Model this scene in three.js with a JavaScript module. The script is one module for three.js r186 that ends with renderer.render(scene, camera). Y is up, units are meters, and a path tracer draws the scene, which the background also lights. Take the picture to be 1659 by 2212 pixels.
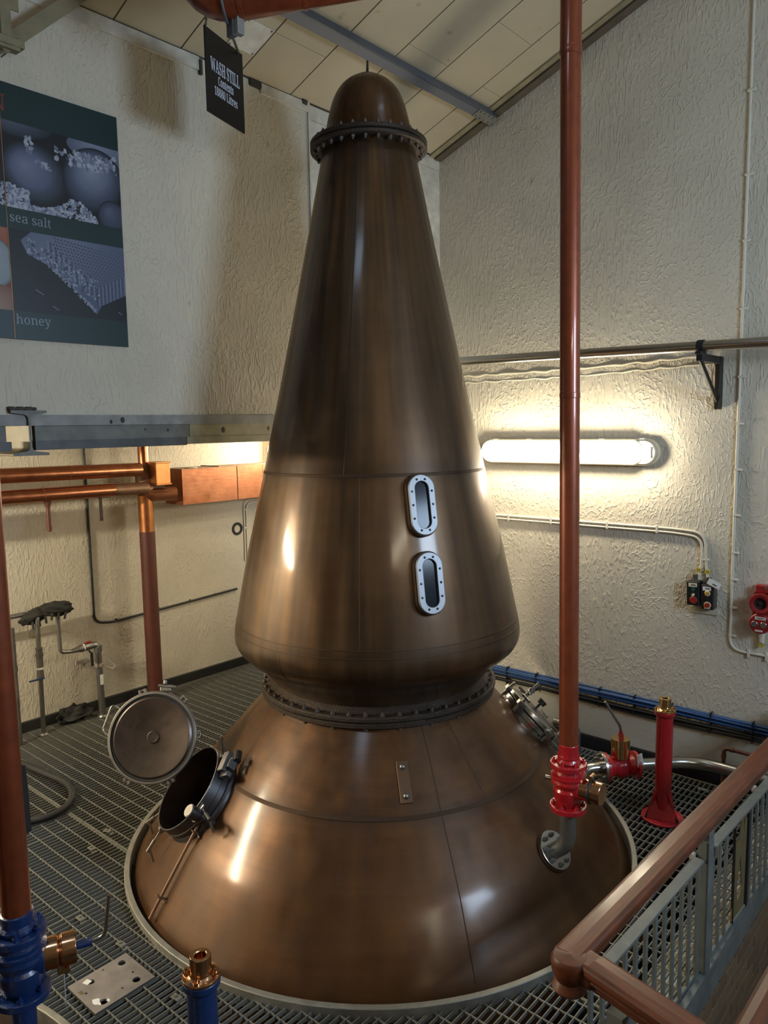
import * as THREE from 'three';
import { mergeGeometries } from 'three/addons/utils/BufferGeometryUtils.js';
import { RoundedBoxGeometry } from 'three/addons/geometries/RoundedBoxGeometry.js';
import { RectAreaLightUniformsLib } from 'three/addons/lights/RectAreaLightUniformsLib.js';
import { ImprovedNoise } from 'three/addons/math/ImprovedNoise.js';

RectAreaLightUniformsLib.init();
// ---------------------------------------------------------------- camera, sky, light, exposure
const scene = new THREE.Scene();
const camera = new THREE.PerspectiveCamera(68.0, 1659 / 2212, 0.05, 60);
camera.position.set(2.955, 2.471, 3.321);
camera.rotation.order = 'YXZ';
camera.rotation.set(THREE.MathUtils.degToRad(-6.45), THREE.MathUtils.degToRad(41.0), THREE.MathUtils.degToRad(-0.96));
scene.background = new THREE.Color(0.62, 0.72, 0.9);          // overcast daylight outside the shut building
const renderer = new THREE.WebGLRenderer({ antialias: true });
renderer.toneMapping = THREE.LinearToneMapping;
renderer.toneMappingExposure = 0.9;
renderer.shadowMap.enabled = true;
const WARM = new THREE.Color(1.0, 0.88, 0.66), DAY = new THREE.Color(0.57, 0.76, 1.0);
const LAMP = { tube: 1.3, recess: 1.0, left: 7.2, front: 0.65 };            // candela of each of the lights along one fitting
const DAYLIGHT = { window: 38, skylight: 7 };

// ---------------------------------------------------------------- small helpers
const V = (x, y, z) => new THREE.Vector3(x, y, z);
let seed = 7;
const rnd = () => { seed = (seed * 1664525 + 1013904223) >>> 0; return seed / 4294967296; };
const rr = (a, b) => a + (b - a) * rnd();
const D2R = Math.PI / 180;
const taken = new Map();
function numbered(name) { const n = taken.get(name) ?? 0; taken.set(name, n + 1); return n ? name + '_' + String(n).padStart(3, '0') : name; }
const OFF = new WeakMap();
function thing(name, label, category, pos = [0, 0, 0], group) {
  const o = new THREE.Group(); o.name = numbered(name); o.position.set(...pos); scene.add(o);
  o.userData = { label, category }; if (group) o.userData.group = group;
  OFF.set(o, V(...pos)); return o;
}
function local(name, label, category, pos, group) { const o = thing(name, label, category, pos, group); OFF.set(o, V(0, 0, 0)); return o; }
function structure(name) { const o = new THREE.Group(); o.name = numbered(name); scene.add(o); o.userData.kind = 'structure'; OFF.set(o, V(0, 0, 0)); return o; }
function planar(g) {                                              // uv in metres from the side that a face looks to
  g = g.index ? g.toNonIndexed() : g;
  const p = g.attributes.position, n = g.attributes.normal, uv = new Float32Array(p.count * 2);
  for (let i = 0; i < p.count; i++) {
    const ax = Math.abs(n.getX(i)), ay = Math.abs(n.getY(i)), az = Math.abs(n.getZ(i));
    const x = p.getX(i), y = p.getY(i), z = p.getZ(i);
    const a = ay > ax && ay > az ? [x, z] : ax > az ? [z, y] : [x, y];
    uv[i * 2] = a[0]; uv[i * 2 + 1] = a[1];
  }
  g.setAttribute('uv', new THREE.BufferAttribute(uv, 2));
  return g;
}
function merged(geos, keep) {
  const list = [].concat(geos).map((g) => {
    g = g.index ? g.toNonIndexed() : g.clone();
    for (const k of Object.keys(g.attributes)) if (!['position', 'normal', 'uv'].includes(k)) g.deleteAttribute(k);
    if (!g.attributes.normal) g.computeVertexNormals();
    return keep ? g : planar(g);
  });
  return list.length > 1 ? mergeGeometries(list) : list[0];
}
function part(parent, name, geos, mat, opt = {}) {
  const off = OFF.get(parent), g = merged(geos, opt.keep); g.translate(-off.x, -off.y, -off.z);
  const m = new THREE.Mesh(g, mat); m.name = name; parent.add(m); OFF.set(m, off.clone());
  if (opt.label) m.userData.label = opt.label;
  if (opt.kind) m.userData.kind = opt.kind;
  return m;
}
function share(parent, name, geo, mat, matrix) {                   // one more piece of a kind, its geometry shared
  const m = new THREE.Mesh(geo, mat); m.name = name; m.applyMatrix4(matrix);
  const off = OFF.get(parent); m.position.sub(off); parent.add(m); OFF.set(m, off); return m;
}
// geometry
const box = (w, h, d, x = 0, y = 0, z = 0) => new THREE.BoxGeometry(w, h, d).translate(x, y, z);
const span = (x0, x1, y0, y1, z0, z1) => box(x1 - x0, y1 - y0, z1 - z0, (x0 + x1) / 2, (y0 + y1) / 2, (z0 + z1) / 2);
const rbox = (w, h, d, r, x = 0, y = 0, z = 0) => new RoundedBoxGeometry(w, h, d, 2, r).translate(x, y, z);
const cyl = (r0, r1, h, n = 24, x = 0, y = 0, z = 0) => new THREE.CylinderGeometry(r1, r0, h, n).translate(x, y, z);
function lathe(pts, n = 48) {                                       // revolved outline; corners over 30 degrees stay crisp
  const P = pts.map(([r, y]) => new THREE.Vector2(r, y)), out = [P[0]];
  for (let i = 1; i < P.length - 1; i++) {
    const a = P[i].clone().sub(P[i - 1]), b = P[i + 1].clone().sub(P[i]);
    if (Math.abs(Math.atan2(a.x * b.y - a.y * b.x, a.dot(b))) < 0.52) { out.push(P[i]); continue; }
    out.push(P[i].clone().addScaledVector(a.clone().normalize(), -Math.min(0.0006, a.length() * 0.2)), P[i].clone().addScaledVector(b.clone().normalize(), Math.min(0.0006, b.length() * 0.2)));
  }
  out.push(P[P.length - 1]); return new THREE.LatheGeometry(out, n);
}
function rod(a, b, r0, r1 = r0, n = 14) {
  const d = b.clone().sub(a), g = new THREE.CylinderGeometry(r1, r0, d.length(), n);
  g.applyQuaternion(new THREE.Quaternion().setFromUnitVectors(V(0, 1, 0), d.clone().normalize()));
  return g.translate(...a.clone().add(b).multiplyScalar(0.5).toArray());
}
function basis(pos, n, up = V(0, 1, 0)) {                          // local z = n, local y as near up as it can be
  const z = n.clone().normalize(), x = up.clone().cross(z).normalize(), y = z.clone().cross(x);
  return new THREE.Matrix4().makeBasis(x, y, z).setPosition(pos);
}
const put = (g, m) => g.clone().applyMatrix4(m);
const T = (x, y, z) => new THREE.Matrix4().makeTranslation(x, y, z);
function fillet(pts, r, n = 8) {
  const out = [pts[0]];
  for (let i = 1; i < pts.length - 1; i++) {
    const p = pts[i], a = pts[i - 1].clone().sub(p), b = pts[i + 1].clone().sub(p);
    const k = Math.min(r, a.length() * 0.49, b.length() * 0.49), A = p.clone().addScaledVector(a.normalize(), k), B = p.clone().addScaledVector(b.normalize(), k);
    for (let j = 0; j <= n; j++) { const t = j / n; out.push(A.clone().multiplyScalar((1 - t) * (1 - t)).addScaledVector(p, 2 * t * (1 - t)).addScaledVector(B, t * t)); }
  }
  out.push(pts[pts.length - 1]); return out;
}
function sweep(pts, r, n = 16, capped = true) {                     // a pipe along points, r a number or a function of 0..1
  const P = [], N = [], I = [], m = pts.length, rf = typeof r === 'function' ? r : () => r;
  let nrm = null; const tan = (i) => pts[Math.min(i + 1, m - 1)].clone().sub(pts[Math.max(i - 1, 0)]).normalize();
  for (let i = 0; i < m; i++) {
    const t = tan(i);
    if (!nrm) { nrm = Math.abs(t.y) > 0.9 ? V(1, 0, 0) : V(0, 1, 0); }
    nrm = nrm.clone().addScaledVector(t, -nrm.dot(t)).normalize();
    const bi = t.clone().cross(nrm), R = rf(i / (m - 1));
    for (let j = 0; j <= n; j++) { const a = (j / n) * 2 * Math.PI, d = nrm.clone().multiplyScalar(Math.cos(a)).addScaledVector(bi, Math.sin(a)); P.push(...pts[i].clone().addScaledVector(d, R).toArray()); N.push(...d.toArray()); }
    if (i) for (let j = 0; j < n; j++) { const a = (i - 1) * (n + 1) + j, b = a + 1, c = a + n + 1, d = c + 1; I.push(a, b, c, b, d, c); }
  }
  if (capped) for (const i of [0, m - 1]) {
    const t = tan(i).multiplyScalar(i ? 1 : -1), c = P.length / 3; P.push(...pts[i].toArray()); N.push(...t.toArray());
    for (let j = 0; j <= n; j++) { P.push(...P.slice((i * (n + 1) + j) * 3, (i * (n + 1) + j) * 3 + 3)); N.push(...t.toArray()); }
    for (let j = 0; j < n; j++) I.push(...(i ? [c, c + 1 + j, c + 2 + j] : [c, c + 2 + j, c + 1 + j]));
  }
  const g = new THREE.BufferGeometry();
  g.setAttribute('position', new THREE.Float32BufferAttribute(P, 3)); g.setAttribute('normal', new THREE.Float32BufferAttribute(N, 3));
  g.setAttribute('uv', new THREE.Float32BufferAttribute(new Float32Array(P.length / 3 * 2), 2)); g.setIndex(I); return g;
}
const pipe = (pts, r, bend = 0.08, n = 16) => sweep(fillet(pts, bend), r, n);
function extrude(shape, depth, bevel = 0, seg = 12) {
  return new THREE.ExtrudeGeometry(shape, { depth, bevelEnabled: bevel > 0, bevelThickness: bevel, bevelSize: bevel, bevelSegments: 2, curveSegments: seg });
}
function poly(pts) { const s = new THREE.Shape(); pts.forEach(([x, y], i) => (i ? s.lineTo(x, y) : s.moveTo(x, y))); s.closePath(); return s; }
function circle(r, cx = 0, cy = 0) { const p = new THREE.Path(); p.absarc(cx, cy, r, 0, Math.PI * 2, true); return p; }
function annulus(r0, r1, depth, bevel = 0.002, holes = []) {
  const s = new THREE.Shape(); s.absarc(0, 0, r1, 0, Math.PI * 2, false); if (r0 > 0) s.holes.push(circle(r0)); s.holes.push(...holes);
  return extrude(s, depth, bevel, 32);
}
const hexNut = (r, h) => new THREE.CylinderGeometry(r, r, h, 6).rotateX(Math.PI / 2).translate(0, 0, h / 2);   // along local z
const boltHead = mergeGeometries([hexNut(0.0095, 0.009), new THREE.CylinderGeometry(0.0045, 0.0045, 0.017, 8).rotateX(Math.PI / 2).translate(0, 0, 0.0085)].map((g) => g.toNonIndexed()));
const domeHead = new THREE.SphereGeometry(0.0062, 12, 6, 0, Math.PI * 2, 0, Math.PI / 2).rotateX(Math.PI / 2);

// ---------------------------------------------------------------- procedural textures
const noise = new ImprovedNoise();
function fbm(x, y, z, oct = 4, px = 0, py = 0) {                     // px, py: periods, so that a texture tiles
  let s = 0, a = 0.5, f = 1;
  for (let o = 0; o < oct; o++) {
    if (px) {
      const X = x * f, Y = y * f, PX = px * f, PY = py * f, fx = ((X % PX) + PX) % PX, fy = ((Y % PY) + PY) % PY, u = fx / PX, v = fy / PY;
      const q = (a1, b1) => noise.noise(a1, b1, z + o * 7.3);
      s += a * ((1 - u) * (1 - v) * q(fx, fy) + u * (1 - v) * q(fx - PX, fy) + (1 - u) * v * q(fx, fy - PY) + u * v * q(fx - PX, fy - PY)) * 1.25;
    } else s += a * noise.noise(x * f, y * f, z + o * 7.3);
    a *= 0.5; f *= 2;
  }
  return s;
}
function dataTexture(w, h, fn, srgb, rx = 1, ry = 1) {
  const d = new Uint8Array(w * h * 4);
  for (let y = 0; y < h; y++) for (let x = 0; x < w; x++) {
    const c = fn(x / w, y / h), o = (y * w + x) * 4;
    for (let k = 0; k < 3; k++) d[o + k] = Math.max(0, Math.min(255, Math.round((Array.isArray(c) ? c[k] : c) * 255)));
    d[o + 3] = 255;
  }
  const t = new THREE.DataTexture(d, w, h); t.wrapS = t.wrapT = THREE.RepeatWrapping; t.magFilter = THREE.LinearFilter; t.minFilter = THREE.LinearMipmapLinearFilter;
  if (srgb) t.colorSpace = THREE.SRGBColorSpace; t.repeat.set(rx, ry); t.needsUpdate = true; return t;
}
function again(t, rx, ry) { const c = t.clone(); c.repeat.set(rx, ry); return c; }
const sm = (a, b, x) => { const t = Math.max(0, Math.min(1, (x - a) / (b - a))); return t * t * (3 - 2 * t); };
// roller-stippled plaster: short upright ridges that break up into dabs (1.3 m a tile)
const plasterBump = dataTexture(1024, 1024, (u, v) => {
  const w = 0.5 * fbm(u * 8, v * 8, 3.1, 2, 8, 8), line = (n, k) => sm(0.45, 0.95, 1 - Math.abs(n) * k);
  const rid = line(fbm(u * 40 + w, v * 7 + w, 1.7, 2, 40, 7), 5.5), dab = line(fbm(u * 34 + w, v * 26, 9.2, 2, 34, 26), 5);
  const mix = sm(-0.12, 0.22, fbm(u * 4, v * 4, 5.5, 2, 4, 4)), brk = sm(-0.22, 0.12, fbm(u * 46, v * 30, 2.8, 2, 46, 30));
  return 0.2 + 0.6 * brk * (rid * (1 - mix) + dab * mix) + 0.14 * fbm(u * 110, v * 80, 2.2, 2, 110, 80);
}, false, 1 / 1.15, 1 / 1.15);
const plasterTone = dataTexture(512, 512, (u, v) => {
  const a = fbm(u * 5, v * 5, 8.8, 4, 5, 5), s = sm(0.32, 0.5, fbm(u * 40, v * 26, 4.4, 2, 40, 26));
  const k = 0.93 + 0.10 * a - 0.16 * s; return [k, k * 0.992, k * 0.975];
}, true, 1 / 2.6, 1 / 2.6);
const plasterSmooth = dataTexture(512, 512, (u, v) => 0.5 + 0.5 * fbm(u * 22, v * 22, 6.1, 4, 22, 22), false, 1 / 1.2, 1 / 1.2);
// patina of polished copper: upright streaks, wiped bands and blotches
const patina = (lo, hi, gold, seams, k1 = 1) => (u, v) => {
  const st = fbm(u * 64, v * 3, 1.1, 3, 64, 3), wide = fbm(u * 16, v * 2, 6.6, 2, 16, 2), bl = fbm(u * 9, v * 7, 4.2, 4, 9, 7), f = fbm(u * 200, v * 60, 2.9, 2, 200, 60), wipe = fbm(u * 12, v * 60, 7.7, 2, 12, 60);
  const g = sm(-0.05, 0.45, fbm(u * 7, v * 3, 9.6, 3, 7, 3)); let t = 0.5 + k1 * (1.0 * st + 1.0 * wide + 0.7 * bl) + 0.10 * f + 0.16 * wipe;
  for (const [v0, w, k] of seams) t -= k * Math.exp(-Math.pow((v - v0 + 0.012 * bl) / w, 2)) * (0.8 + 1.2 * st + bl);
  t = Math.max(-0.45, Math.min(1.2, t));
  return lo.map((c, k) => Math.max(0.02, (c + (hi[k] - c) * t) * (1 - g * 0.35) + gold[k] * g * 0.35 * (0.55 + 0.5 * t)));
};
const copperUpper = dataTexture(1024, 1024, patina([0.42, 0.315, 0.215], [0.68, 0.52, 0.365], [0.66, 0.52, 0.28], [[0.415, 0.018, 0.55], [0.115, 0.012, 0.25], [0.06, 0.03, 0.4], [0.985, 0.012, 0.5]]), true);
const copperSkirt = dataTexture(1024, 1024, patina([0.40, 0.275, 0.15], [0.68, 0.48, 0.27], [0.66, 0.46, 0.22], [[1.0, 0.035, 0.45], [0.0, 0.06, 0.4]], 0.62), true);
const copperRough = dataTexture(512, 512, (u, v) => { const s = fbm(u * 60, v * 5, 3.3, 3, 60, 5), b = fbm(u * 8, v * 8, 5.1, 3, 8, 8); return [0, 0.72 + 0.3 * s + 0.35 * b, 0]; }, false);
const copperDent = dataTexture(512, 512, (u, v) => 0.5 + 0.5 * fbm(u * 10, v * 46, 8.1, 2, 10, 46) + 0.35 * fbm(u * 24, v * 12, 1.3, 2, 24, 12), false);
const grime = dataTexture(512, 512, (u, v) => { const k = 0.90 + 0.24 * fbm(u * 10, v * 10, 2.5, 5, 10, 10); return [k, k, k]; }, true, 1.2, 1.2);
const woodGrain = dataTexture(512, 512, (u, v) => {
  const w = fbm(u * 3, v * 26, 3.7, 4, 3, 26), f = fbm(u * 8, v * 120, 1.9, 2, 8, 120), k = 0.8 + 0.55 * w + 0.25 * f; return [k, k * 0.95, k * 0.9];
}, true, 2.2, 2.2);
const fineBump = dataTexture(256, 256, (u, v) => 0.5 + 0.6 * fbm(u * 40, v * 40, 1.2, 3, 40, 40), false, 4, 4);

// ---------------------------------------------------------------- materials
const std = (c, roughness, metalness = 0, extra = {}) => new THREE.MeshPhysicalMaterial({ color: new THREE.Color(...c), roughness, metalness, ...extra });
const M = {
  plaster: std([0.63, 0.585, 0.485], 0.62, 0, { map: plasterTone, bumpMap: plasterBump, bumpScale: 0.0048 }),
  plasterFlat: std([0.62, 0.58, 0.47], 0.6, 0, { map: plasterTone, bumpMap: plasterSmooth, bumpScale: 0.004 }),
  board: std([0.66, 0.63, 0.54], 0.5, 0, { map: grime }),
  ceiling: std([0.44, 0.385, 0.275], 0.55, 0, { map: plasterTone }),
  joint: std([0.04, 0.035, 0.025], 0.9),
  skirting: std([0.012, 0.012, 0.012], 0.55, 0, { bumpMap: fineBump, bumpScale: 0.003 }),
  rake: std([0.085, 0.068, 0.045], 0.6, 0, { map: grime }),
  copperUpper: std([0.33, 0.308, 0.262], 0.6, 0.58, { map: copperUpper, roughnessMap: copperRough, clearcoat: 0.42, clearcoatRoughness: 0.13 }),
  copperSkirt: std([0.30, 0.255, 0.17], 0.62, 0.5, { map: copperSkirt, roughnessMap: copperRough, clearcoat: 0.32, clearcoatRoughness: 0.16 }),
  seam: std([0.055, 0.032, 0.018], 0.55, 0.7),
  collar: std([0.062, 0.045, 0.033], 0.55, 0.5, { map: grime, bumpMap: fineBump, bumpScale: 0.004 }),
  bolt: std([0.17, 0.145, 0.125], 0.4, 0.7),
  copperPipe: std([0.56, 0.22, 0.11], 0.30, 0.95, { map: grime }),
  copperSheet: std([0.42, 0.17, 0.085], 0.48, 0.8, { map: grime, bumpMap: copperDent, bumpScale: 0.0012 }),
  copperDull: std([0.28, 0.16, 0.10], 0.5, 0.7, { map: grime }),
  platedCopper: std([0.15, 0.08, 0.042], 0.45, 0.6, { map: grime }),
  copperBright: std([0.66, 0.27, 0.10], 0.34, 0.9, { map: grime }),
  lacquer: std([0.26, 0.055, 0.018], 0.38, 0.35, { map: grime, clearcoat: 0.45, clearcoatRoughness: 0.08 }),
  lacquerDark: std([0.115, 0.032, 0.022], 0.5, 0.1, { map: grime }),
  red: std([0.36, 0.006, 0.012], 0.3, 0, { clearcoat: 0.7, clearcoatRoughness: 0.15, bumpMap: fineBump, bumpScale: 0.002 }),
  redDull: std([0.30, 0.012, 0.014], 0.45, 0, { map: grime }),
  blue: std([0.004, 0.026, 0.115], 0.35, 0, { clearcoat: 0.5, clearcoatRoughness: 0.2, bumpMap: fineBump, bumpScale: 0.002 }),
  brass: std([0.72, 0.50, 0.24], 0.16, 1),
  bronze: std([0.70, 0.40, 0.22], 0.18, 1),
  steel: std([0.46, 0.45, 0.42], 0.24, 1),
  frameSteel: std([0.27, 0.275, 0.29], 0.5, 0.85),
  steelDull: std([0.34, 0.33, 0.31], 0.42, 0.9, { map: grime }),
  steelDark: std([0.13, 0.125, 0.13], 0.34, 0.9),
  galv: std([0.20, 0.20, 0.175], 0.5, 0.4),
  ringSteel: std([0.36, 0.35, 0.31], 0.5, 0.5, { map: grime }),
  lidInside: std([0.14, 0.115, 0.10], 0.36, 0.9, { map: grime, clearcoat: 0.5, clearcoatRoughness: 0.18 }),
  black: std([0.01, 0.01, 0.011], 0.5),
  rubber: std([0.012, 0.012, 0.012], 0.65),
  oxide: std([0.045, 0.026, 0.018], 0.6, 0.3),
  dark: std([0.006, 0.005, 0.004], 0.8),
  cableBlue: std([0.012, 0.055, 0.17], 0.5),
  conduit: std([0.60, 0.56, 0.46], 0.55),
  greyPaint: std([0.16, 0.175, 0.165], 0.5, 0.1, { map: grime }),
  beamPaint: std([0.185, 0.185, 0.16], 0.55, 0.1, { map: grime }),
  beamPale: std([0.30, 0.295, 0.275], 0.55, 0, { map: grime }),
  beamCream: std([0.40, 0.36, 0.22], 0.55, 0, { map: grime }),
  joistPaint: std([0.085, 0.068, 0.03], 0.55, 0.1, { map: grime }),
  beamDark: std([0.10, 0.10, 0.095], 0.5, 0.1, { map: grime }),
  purlin: std([0.10, 0.107, 0.125], 0.5, 0.1),
  timber: std([0.28, 0.24, 0.14], 0.6, 0, { map: grime }),
  wood: std([0.155, 0.037, 0.008], 0.45, 0, { map: woodGrain, clearcoat: 0.35, clearcoatRoughness: 0.16 }),
  brick: [0, 1, 2, 3].map((k) => std([[0.15, 0.095, 0.05], [0.17, 0.11, 0.058], [0.13, 0.085, 0.047], [0.155, 0.105, 0.06]][k], 0.75, 0, { bumpMap: fineBump, bumpScale: 0.003 })),
  mortar: std([0.62, 0.52, 0.36], 0.9),
  ochre: std([0.20, 0.155, 0.07], 0.5, 0.2, { map: grime }),
  stone: std([0.42, 0.37, 0.31], 0.8, 0, { map: grime }),
  plate: std([0.30, 0.27, 0.25], 0.6, 0.3, { map: grime }),
  white: std([0.75, 0.75, 0.72], 0.5),
  cream: std([0.70, 0.62, 0.45], 0.4),
  tagYellow: std([0.62, 0.52, 0.06], 0.5),
  lens: std([0.9, 0.88, 0.8], 0.35, 0, { emissive: new THREE.Color(1.0, 0.93, 0.74), emissiveIntensity: 1.9 }),
  pane: std([0.5, 0.55, 0.6], 0.2, 0, { emissive: DAY.clone(), emissiveIntensity: 5 }),
  glassDark: std([0.016, 0.02, 0.027], 0.12, 0, { specularIntensity: 0.35 }),
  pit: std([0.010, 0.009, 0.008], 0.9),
  back: std([0.30, 0.27, 0.22], 0.7),
  cloth: std([0.018, 0.017, 0.014], 0.9),
};

// ---------------------------------------------------------------- the setting
const ZW = -1.95, XL = -3.32, XU = -0.954, EAVE = 4.655, RISE = 0.37, RIDGE = 2.0, XE = 4.75, ZF = 6.0, PIT = -1.7;
const roofY = (x) => x < RIDGE ? EAVE + RISE * (x - XU) : EAVE + RISE * (RIDGE - XU) - RISE * (x - RIDGE);
{
  const w = structure('wall_back');
  part(w, 'plaster_face', extrude(poly([[XL - 0.2, PIT], [XE + 0.2, PIT], [XE + 0.2, roofY(XE) + 0.08], [RIDGE, roofY(RIDGE) + 0.08], [XU, EAVE + 0.05], [XL - 0.2, EAVE + 0.05]]), 0.2).translate(0, 0, ZW - 0.2), M.plaster);
  // the old ledge that was plastered over behind the steam pipe
  const pts = []; for (let i = 0; i <= 40; i++) { const x = -0.95 + i * 0.055; pts.push(V(x, 2.872 + 0.004 * Math.sin(i * 1.7) + 0.003 * Math.sin(i * 4.1) + 0.03 * Math.max(0, (i - 22) / 18), ZW - 0.006)); }
  part(w, 'plaster_ridge', [sweep(pts, (t) => 0.013 + 0.003 * Math.sin(t * 47), 8), sweep(pts.map((p) => p.clone().add(V(0, -0.055, 0))), (t) => 0.010 + 0.002 * Math.sin(t * 61), 8)], M.plasterFlat);
  part(w, 'smooth_band', span(-1.2, 2.6, 0.08, 0.36, ZW - 0.01, ZW + 0.006), M.plasterFlat);
  part(w, 'patch_plate', [span(1.17, 1.36, 1.16, 1.20, ZW - 0.01, ZW + 0.012)], M.plasterFlat);
  const l = structure('wall_left');
  part(l, 'plaster_face', span(XL - 0.2, XL, PIT, 2.62, ZW - 0.2, ZF + 0.2), M.plaster);
  part(l, 'patch_ring', [annulus(0.045, 0.062, 0.012, 0.004).rotateY(Math.PI / 2).translate(XL - 0.004, 1.44, -1.57)], M.skirting);
  part(l, 'blanking_plate', [rbox(0.012, 0.17, 0.25, 0.005, XL + 0.002, 0.86, 0.49)], M.plasterFlat);
  const u = structure('wall_upper_left');
  part(u, 'plaster_face', span(XU - 0.2, XU, 2.558, EAVE + 0.03, -0.46, ZF + 0.2), M.plaster);
  part(u, 'panel', span(XU - 0.2, XU - 0.004, 4.555, EAVE + 0.02, ZW, -0.47), M.board);
  part(u, 'panel', span(XU - 0.2, XU - 0.006, 2.56, 4.552, ZW, -0.47), M.board);
  part(u, 'panel_edge', [span(XU - 0.1, XU + 0.004, 2.56, EAVE, -0.474, -0.468), span(XU - 0.01, XU + 0.012, 2.56, EAVE, -0.466, -0.45)], M.board);
  part(u, 'eaves_board', span(XU - 0.01, XU + 0.014, 4.573, 4.648, 0.43, ZF), M.board);
  part(u, 'eaves_board', span(XU - 0.01, XU + 0.012, 4.588, 4.65, -0.45, -0.04), M.board);
  part(u, 'eaves_gap', [span(XU - 0.02, XU + 0.006, 4.648, 4.674, ZW, ZF), rbox(0.03, 0.045, 0.10, 0.012, XU + 0.002, 4.632, 0.0), rbox(0.02, 0.085, 0.02, 0.004, XU + 0.014, 4.592, 0.422), rbox(0.02, 0.035, 0.05, 0.01, XU + 0.01, 4.645, -0.42)], M.joint);
  const e = structure('wall_right'), es = poly([[-ZF - 0.2, PIT], [-ZW + 0.2, PIT], [-ZW + 0.2, roofY(XE) + 0.02], [-ZF - 0.2, roofY(XE) + 0.02]]);
  const hole = new THREE.Path(); [[-1.0, 2.55], [-1.0, 3.45], [0.2, 3.45], [0.2, 2.55]].forEach(([x, y], i) => (i ? hole.lineTo(x, y) : hole.moveTo(x, y))); hole.closePath(); es.holes.push(hole);
  part(e, 'plaster_face', extrude(es, 0.2).rotateY(Math.PI / 2).translate(XE, 0, 0), M.back);
  const f = structure('wall_front');
  part(f, 'plaster_face', extrude(poly([[XL - 0.2, PIT], [XE + 0.2, PIT], [XE + 0.2, roofY(XE)], [RIDGE, roofY(RIDGE)], [XU, EAVE], [XL - 0.2, EAVE]]), 0.2).translate(0, 0, ZF), M.back);

  const c = structure('ceiling'), th = Math.atan(RISE), rot = new THREE.Matrix4().makeRotationZ(th), sl = (x) => (x - XU) / Math.cos(th);
  const slope = (g) => g.applyMatrix4(rot).translate(XU, EAVE, 0);
  const joints = []; for (let k = -5; k < 14; k++) joints.push(0.125 + 0.4225 * k); joints[0] = ZW;
  const cross = { 1: 0.125, 2: -0.28, 0: -0.28, 3: 0.9, 4: -0.61, 5: 0.3, 6: -0.2, 7: 0.6 };
  joints.forEach((z, k) => {
    const z1 = k + 1 < joints.length ? joints[k + 1] : ZF, xc = cross[k] ?? 0.4;
    for (const [a, b] of [[XU - 0.06, xc], [xc, RIDGE - 0.005]]) if (b > a) part(c, 'panel', slope(span(sl(a) + 0.0012, sl(b) - 0.0012, 0, 0.022, z + 0.0045, z1 - 0.0045)), M.ceiling);
  });
  part(c, 'backing', slope(span(sl(XU) - 0.25, sl(RIDGE) + 0.02, 0.016, 0.10, ZW - 0.2, ZF + 0.2)), M.joint);
  part(c, 'far_slope', span(0, sl(RIDGE) + 0.15, 0, 0.1, ZW - 0.2, ZF + 0.2).applyMatrix4(new THREE.Matrix4().makeRotationZ(-th)).translate(RIDGE, roofY(RIDGE), 0), M.ceiling);
  part(c, 'patch_panel', slope(span(sl(-0.80), sl(-0.60), -0.006, 0.004, 0.135, 0.335)), M.board);
  for (const [x, z] of [[-0.79, 0.15], [-0.61, 0.15], [-0.61, 0.32], [-0.79, 0.32]]) part(c, 'screw', slope(new THREE.SphereGeometry(0.007, 8, 6).translate(sl(x), -0.006, z)), M.steelDull);
  part(c, 'recess_ceiling', span(XL - 0.2, XU - 0.03, 2.6, 2.75, ZW - 0.2, ZF + 0.2), M.plasterFlat);
  const t1 = structure('trim_1'); part(t1, 'rake_board', slope(span(sl(XU), sl(RIDGE), -0.034, 0.004, ZW - 0.01, ZW + 0.082)), M.rake);
  const t2 = structure('trim_2'); part(t2, 'rake_cover', slope(span(sl(XU) - 0.02, sl(RIDGE), -0.016, 0.004, ZW + 0.083, ZW + 0.135)), M.timber);

  const b1 = structure('baseboard_left'); part(b1, 'skirting', [span(XL, XL + 0.035, -0.04, 0.078, ZW, ZF)], M.skirting);
  const b2 = structure('baseboard_back'); part(b2, 'skirting', [span(XL, 1.93, -0.14, 0.072, ZW, ZW + 0.03)], M.skirting);

  // the pit below the grating and the stairwell beside it
  const p = structure('pit');
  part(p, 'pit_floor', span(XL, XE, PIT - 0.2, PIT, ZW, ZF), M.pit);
  part(p, 'pit_wall', [span(XL, XL + 0.02, PIT, -0.05, ZW, ZF), span(XL, 1.75, PIT, -0.15, ZW, ZW + 0.02), span(1.93, XE, PIT, -0.05, 1.19, 1.38)], M.pit);
}
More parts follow.
